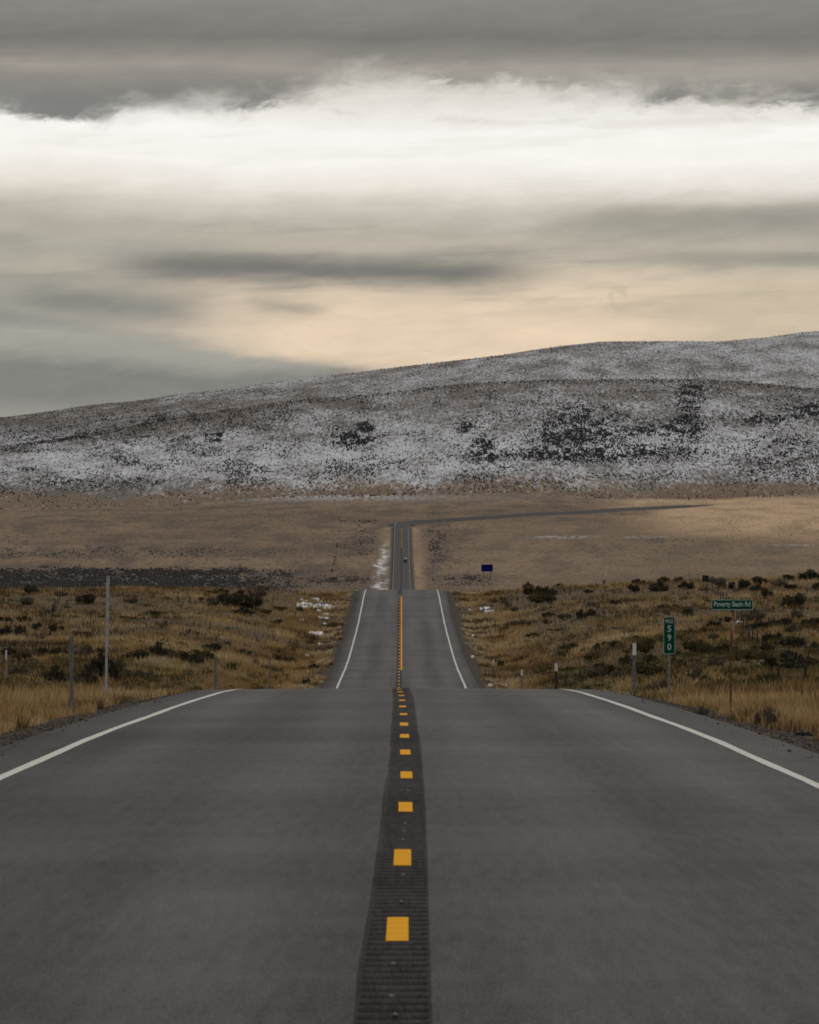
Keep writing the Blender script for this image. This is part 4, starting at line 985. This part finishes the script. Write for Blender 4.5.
# cooler, greyer to the right under the white bank
base = nt.mix(nt.mul(nt.mul(nt.sm(P, 560, 760), nt.sm(Q1, 262, 300)), .62), base, lin(188, 176, 155))
base = nt.mix(nt.mul(nt.mul(nt.sm(P, 330, 110), nt.sm(Q1, 215, 268)), .78), base, lin(166, 162, 152))
# soft relief inside the white bank
base = nt.mix(nt.mul(nt.sm(W3, .02, .22), nt.sm(Q1, 235, 160, 0, .42)), base, lin(214, 208, 198))
def streak(c, q0, t_, slope, p_lo, p_hi, soft, col, amt, ws=14.0, f=None):
    """a long soft bar of cloud"""
    qq = nt.sub(nt.add(Qr, nt.add(nt.mul(W2, ws*1.3), nt.mul(W1, ws))), nt.add(q0, nt.mul(nt.sub(P, p_lo), slope)))
    g = nt.m('POWER', 2.718, nt.mul(nt.m('POWER', nt.m('DIVIDE', qq, t_), 2.0), -1.0))
    k = nt.mul(g, nt.mul(nt.sm(P, p_lo-soft, p_lo+soft), nt.sm(P, p_hi+soft, p_hi-soft)))
    return nt.mix(nt.mul(k, amt), c, col)
c = base
c = nt.mix(nt.mul(nt.mul(nt.sm(W3, -.02, .18), .7), nt.mul(nt.sm(Q1, 212, 240), nt.sm(Q1, 330, 285))), c, lin(150, 146, 136))
c = streak(c, 268, 15, .012, 130, 520, 60, lin(121, 119, 114), 1.0)
c = streak(c, 225, 20, -.02, 560, 5000, 90, lin(150, 145, 134), .85)
c = streak(c, 262, 8, -.01, 640, 5000, 60, lin(150, 145, 134), .7)
c = streak(c, 306, 9, .05, 255, 320, 22, lin(166, 158, 142), .75)
c = streak(c, 303, 24, 0, -6000, 60, 110, lin(150, 148, 140), .9)
c = streak(c, 298, 16, .08, 20, 190, 40, lin(135, 134, 127), .9)
c = streak(c, 326, 9, 0, -6000, 110, 40, lin(138, 137, 131), .5)
# the grey wedge low on the left
wedge = nt.sub(nt.add(Qr, nt.add(nt.mul(W1, 26), nt.mul(W2, 20))), nt.add(330.0, nt.mul(nt.sub(P, 130), .165)))
wc = sramp(Q1, [(330, (142, 141, 134)), (346, (164, 161, 151)), (366, (158, 155, 146)), (384, (126, 126, 122)), (404, (130, 130, 125)), (430, (150, 148, 141))], 320, 440)
c = nt.mix(nt.mul(nt.sm(wedge, -9, 9), nt.sm(P, 430, 330)), c, wc)
# small smoky wisp over the ridge
wis = nt.mul(nt.sm(nz(26, 20, 5, .6, .8, 21.0), .0, .25), nt.mul(nt.sm(nt.m('ABSOLUTE', nt.sub(P, 612)), 34, 8), nt.sm(nt.m('ABSOLUTE', nt.sub(Qr, 292)), 38, 8)))
c = nt.mix(nt.mul(wis, .55), c, lin(176, 166, 148))
# the dark ceiling above, with a billowing lit edge below
edge = curve(P, [(-400, 122), (0, 122), (60, 128), (130, 116), (230, 114), (300, 104), (400, 84), (470, 90), (560, 94), (620, 99), (700, 106), (819, 112), (1300, 104)])
bil = nt.add(nt.mul(nz(70, 30, 8, .64, .7, 31.0), 40), nt.mul(nz(22, 13, 5, .6, .3, 37.0), 13))
ed = nt.sub(nt.add(edge, bil), Qr)
tc = sramp(nt.add(Qr, nt.add(nt.mul(W1, 22), nt.mul(W3, 16))), [(-30, (146, 144, 139)), (8, (134, 132, 127)), (40, (121, 119, 114)), (54, (136, 132, 125)), (70, (157, 150, 141)), (84, (140, 136, 129)), (104, (126, 126, 122)), (125, (129, 128, 124))], -40, 140)
tc = streak(tc, 78, 9, .0, 430, 6000, 80, lin(168, 162, 150), .55, 8)
sel_ = nt.sm(nz(120, 60, 4, .6, .5, 51.0), -.08, .12)
soft = nt.m('ADD', nt.mul(nt.sm(ed, -3, 8), nt.sub(1.0, sel_)), nt.mul(nt.sm(ed, -16, 30), sel_))
c = nt.mix(soft, c, tc)
# pale veil of half-lit cloud drifting above the bright edge, then soft relief at two scales over everything
veil = nt.mul(nt.mul(nt.sm(nt.add(nz(60, 26, 7, .62, .6, 61.0), nt.mul(W4, .3)), -.06, .22), nt.sm(nt.m('ABSOLUTE', nt.sub(ed, 6.0)), 26, 2)), nt.sm(P, 180, 300))
c = nt.mix(nt.mul(veil, .6), c, lin(196, 190, 180))
rel = nt.add(nt.mul(nz(130, 24, 6, .6, .6, 71.0), .34), nt.mul(nz(38, 13, 5, .6, .6, 77.0), .20))
mul_ = nt.n.new('ShaderNodeVectorMath'); mul_.operation = 'SCALE'
nt.l.new(c, mul_.inputs[0]); nt.put(mul_.inputs['Scale'], nt.add(1.0, nt.mul(rel, nt.sm(nt.m('ABSOLUTE', nt.sub(Qr, 152)), 15, 75, .35, 1.0)))); c = mul_.outputs[0]
# the rest of the overcast dome, brightening towards the zenith
blot = nt.noise(d, 2.6, 5, .6)
dome = nt.mix(nt.sm(blot, .35, .65), (.52, .52, .53), (.80, .79, .78))
c = nt.mix(nt.sm(Qr, -60, -1500), c, dome)
c = nt.mix(nt.sm(Qr, 600, 700), c, (.10, .085, .07))
bg2 = nt.n.new('ShaderNodeBackground'); nt.l.new(c, bg2.inputs[0]); bg2.inputs[1].default_value = 1.0
mx = nt.n.new('ShaderNodeMixShader'); mx.inputs[0].default_value = .985
nt.l.new(bg1.outputs[0], mx.inputs[1]); nt.l.new(bg2.outputs[0], mx.inputs[2]); nt.l.new(mx.outputs[0], out.inputs[0])
w.cycles.sampling_method = 'MANUAL'; w.cycles.sample_map_resolution = 1024

L = bpy.data.lights.new('sun', 'SUN'); L.energy = .7; L.angle = math.radians(18); L.color = (1, .95, .88)
so = bpy.data.objects.new('sun', L); COL.objects.link(so)
so.rotation_euler = (math.radians(-(90-SUN_EL)), 0, math.radians(-SUN_AZ))

cam = bpy.data.cameras.new('camera'); co = bpy.data.objects.new('camera', cam); COL.objects.link(co)
cam.sensor_fit = 'VERTICAL'; cam.sensor_height = 36.0; cam.sensor_width = 36.0*819/1024; cam.lens = FPX/1024*36
cam.shift_y = (593-512)/1024
co.location = (0, 0, EYE); co.rotation_euler = (math.pi/2, 0, 0)
cam.clip_start = .5; cam.clip_end = 20000
cam.dof.use_dof = True; cam.dof.focus_distance = 320.0; cam.dof.aperture_fstop = 16.0
scene.camera = co
scene.render.resolution_x = 819; scene.render.resolution_y = 1024
vs_ = scene.view_settings; scene.display_settings.display_device = 'sRGB'
vs_.view_transform = 'Standard'; vs_.look = 'None'; vs_.exposure = 0.0; vs_.gamma = 1.0; vs_.use_curve_mapping = False
scene.render.engine = 'CYCLES'
scene.cycles.filter_width = 1.8
scene.cycles.max_bounces = 4; scene.cycles.diffuse_bounces = 2
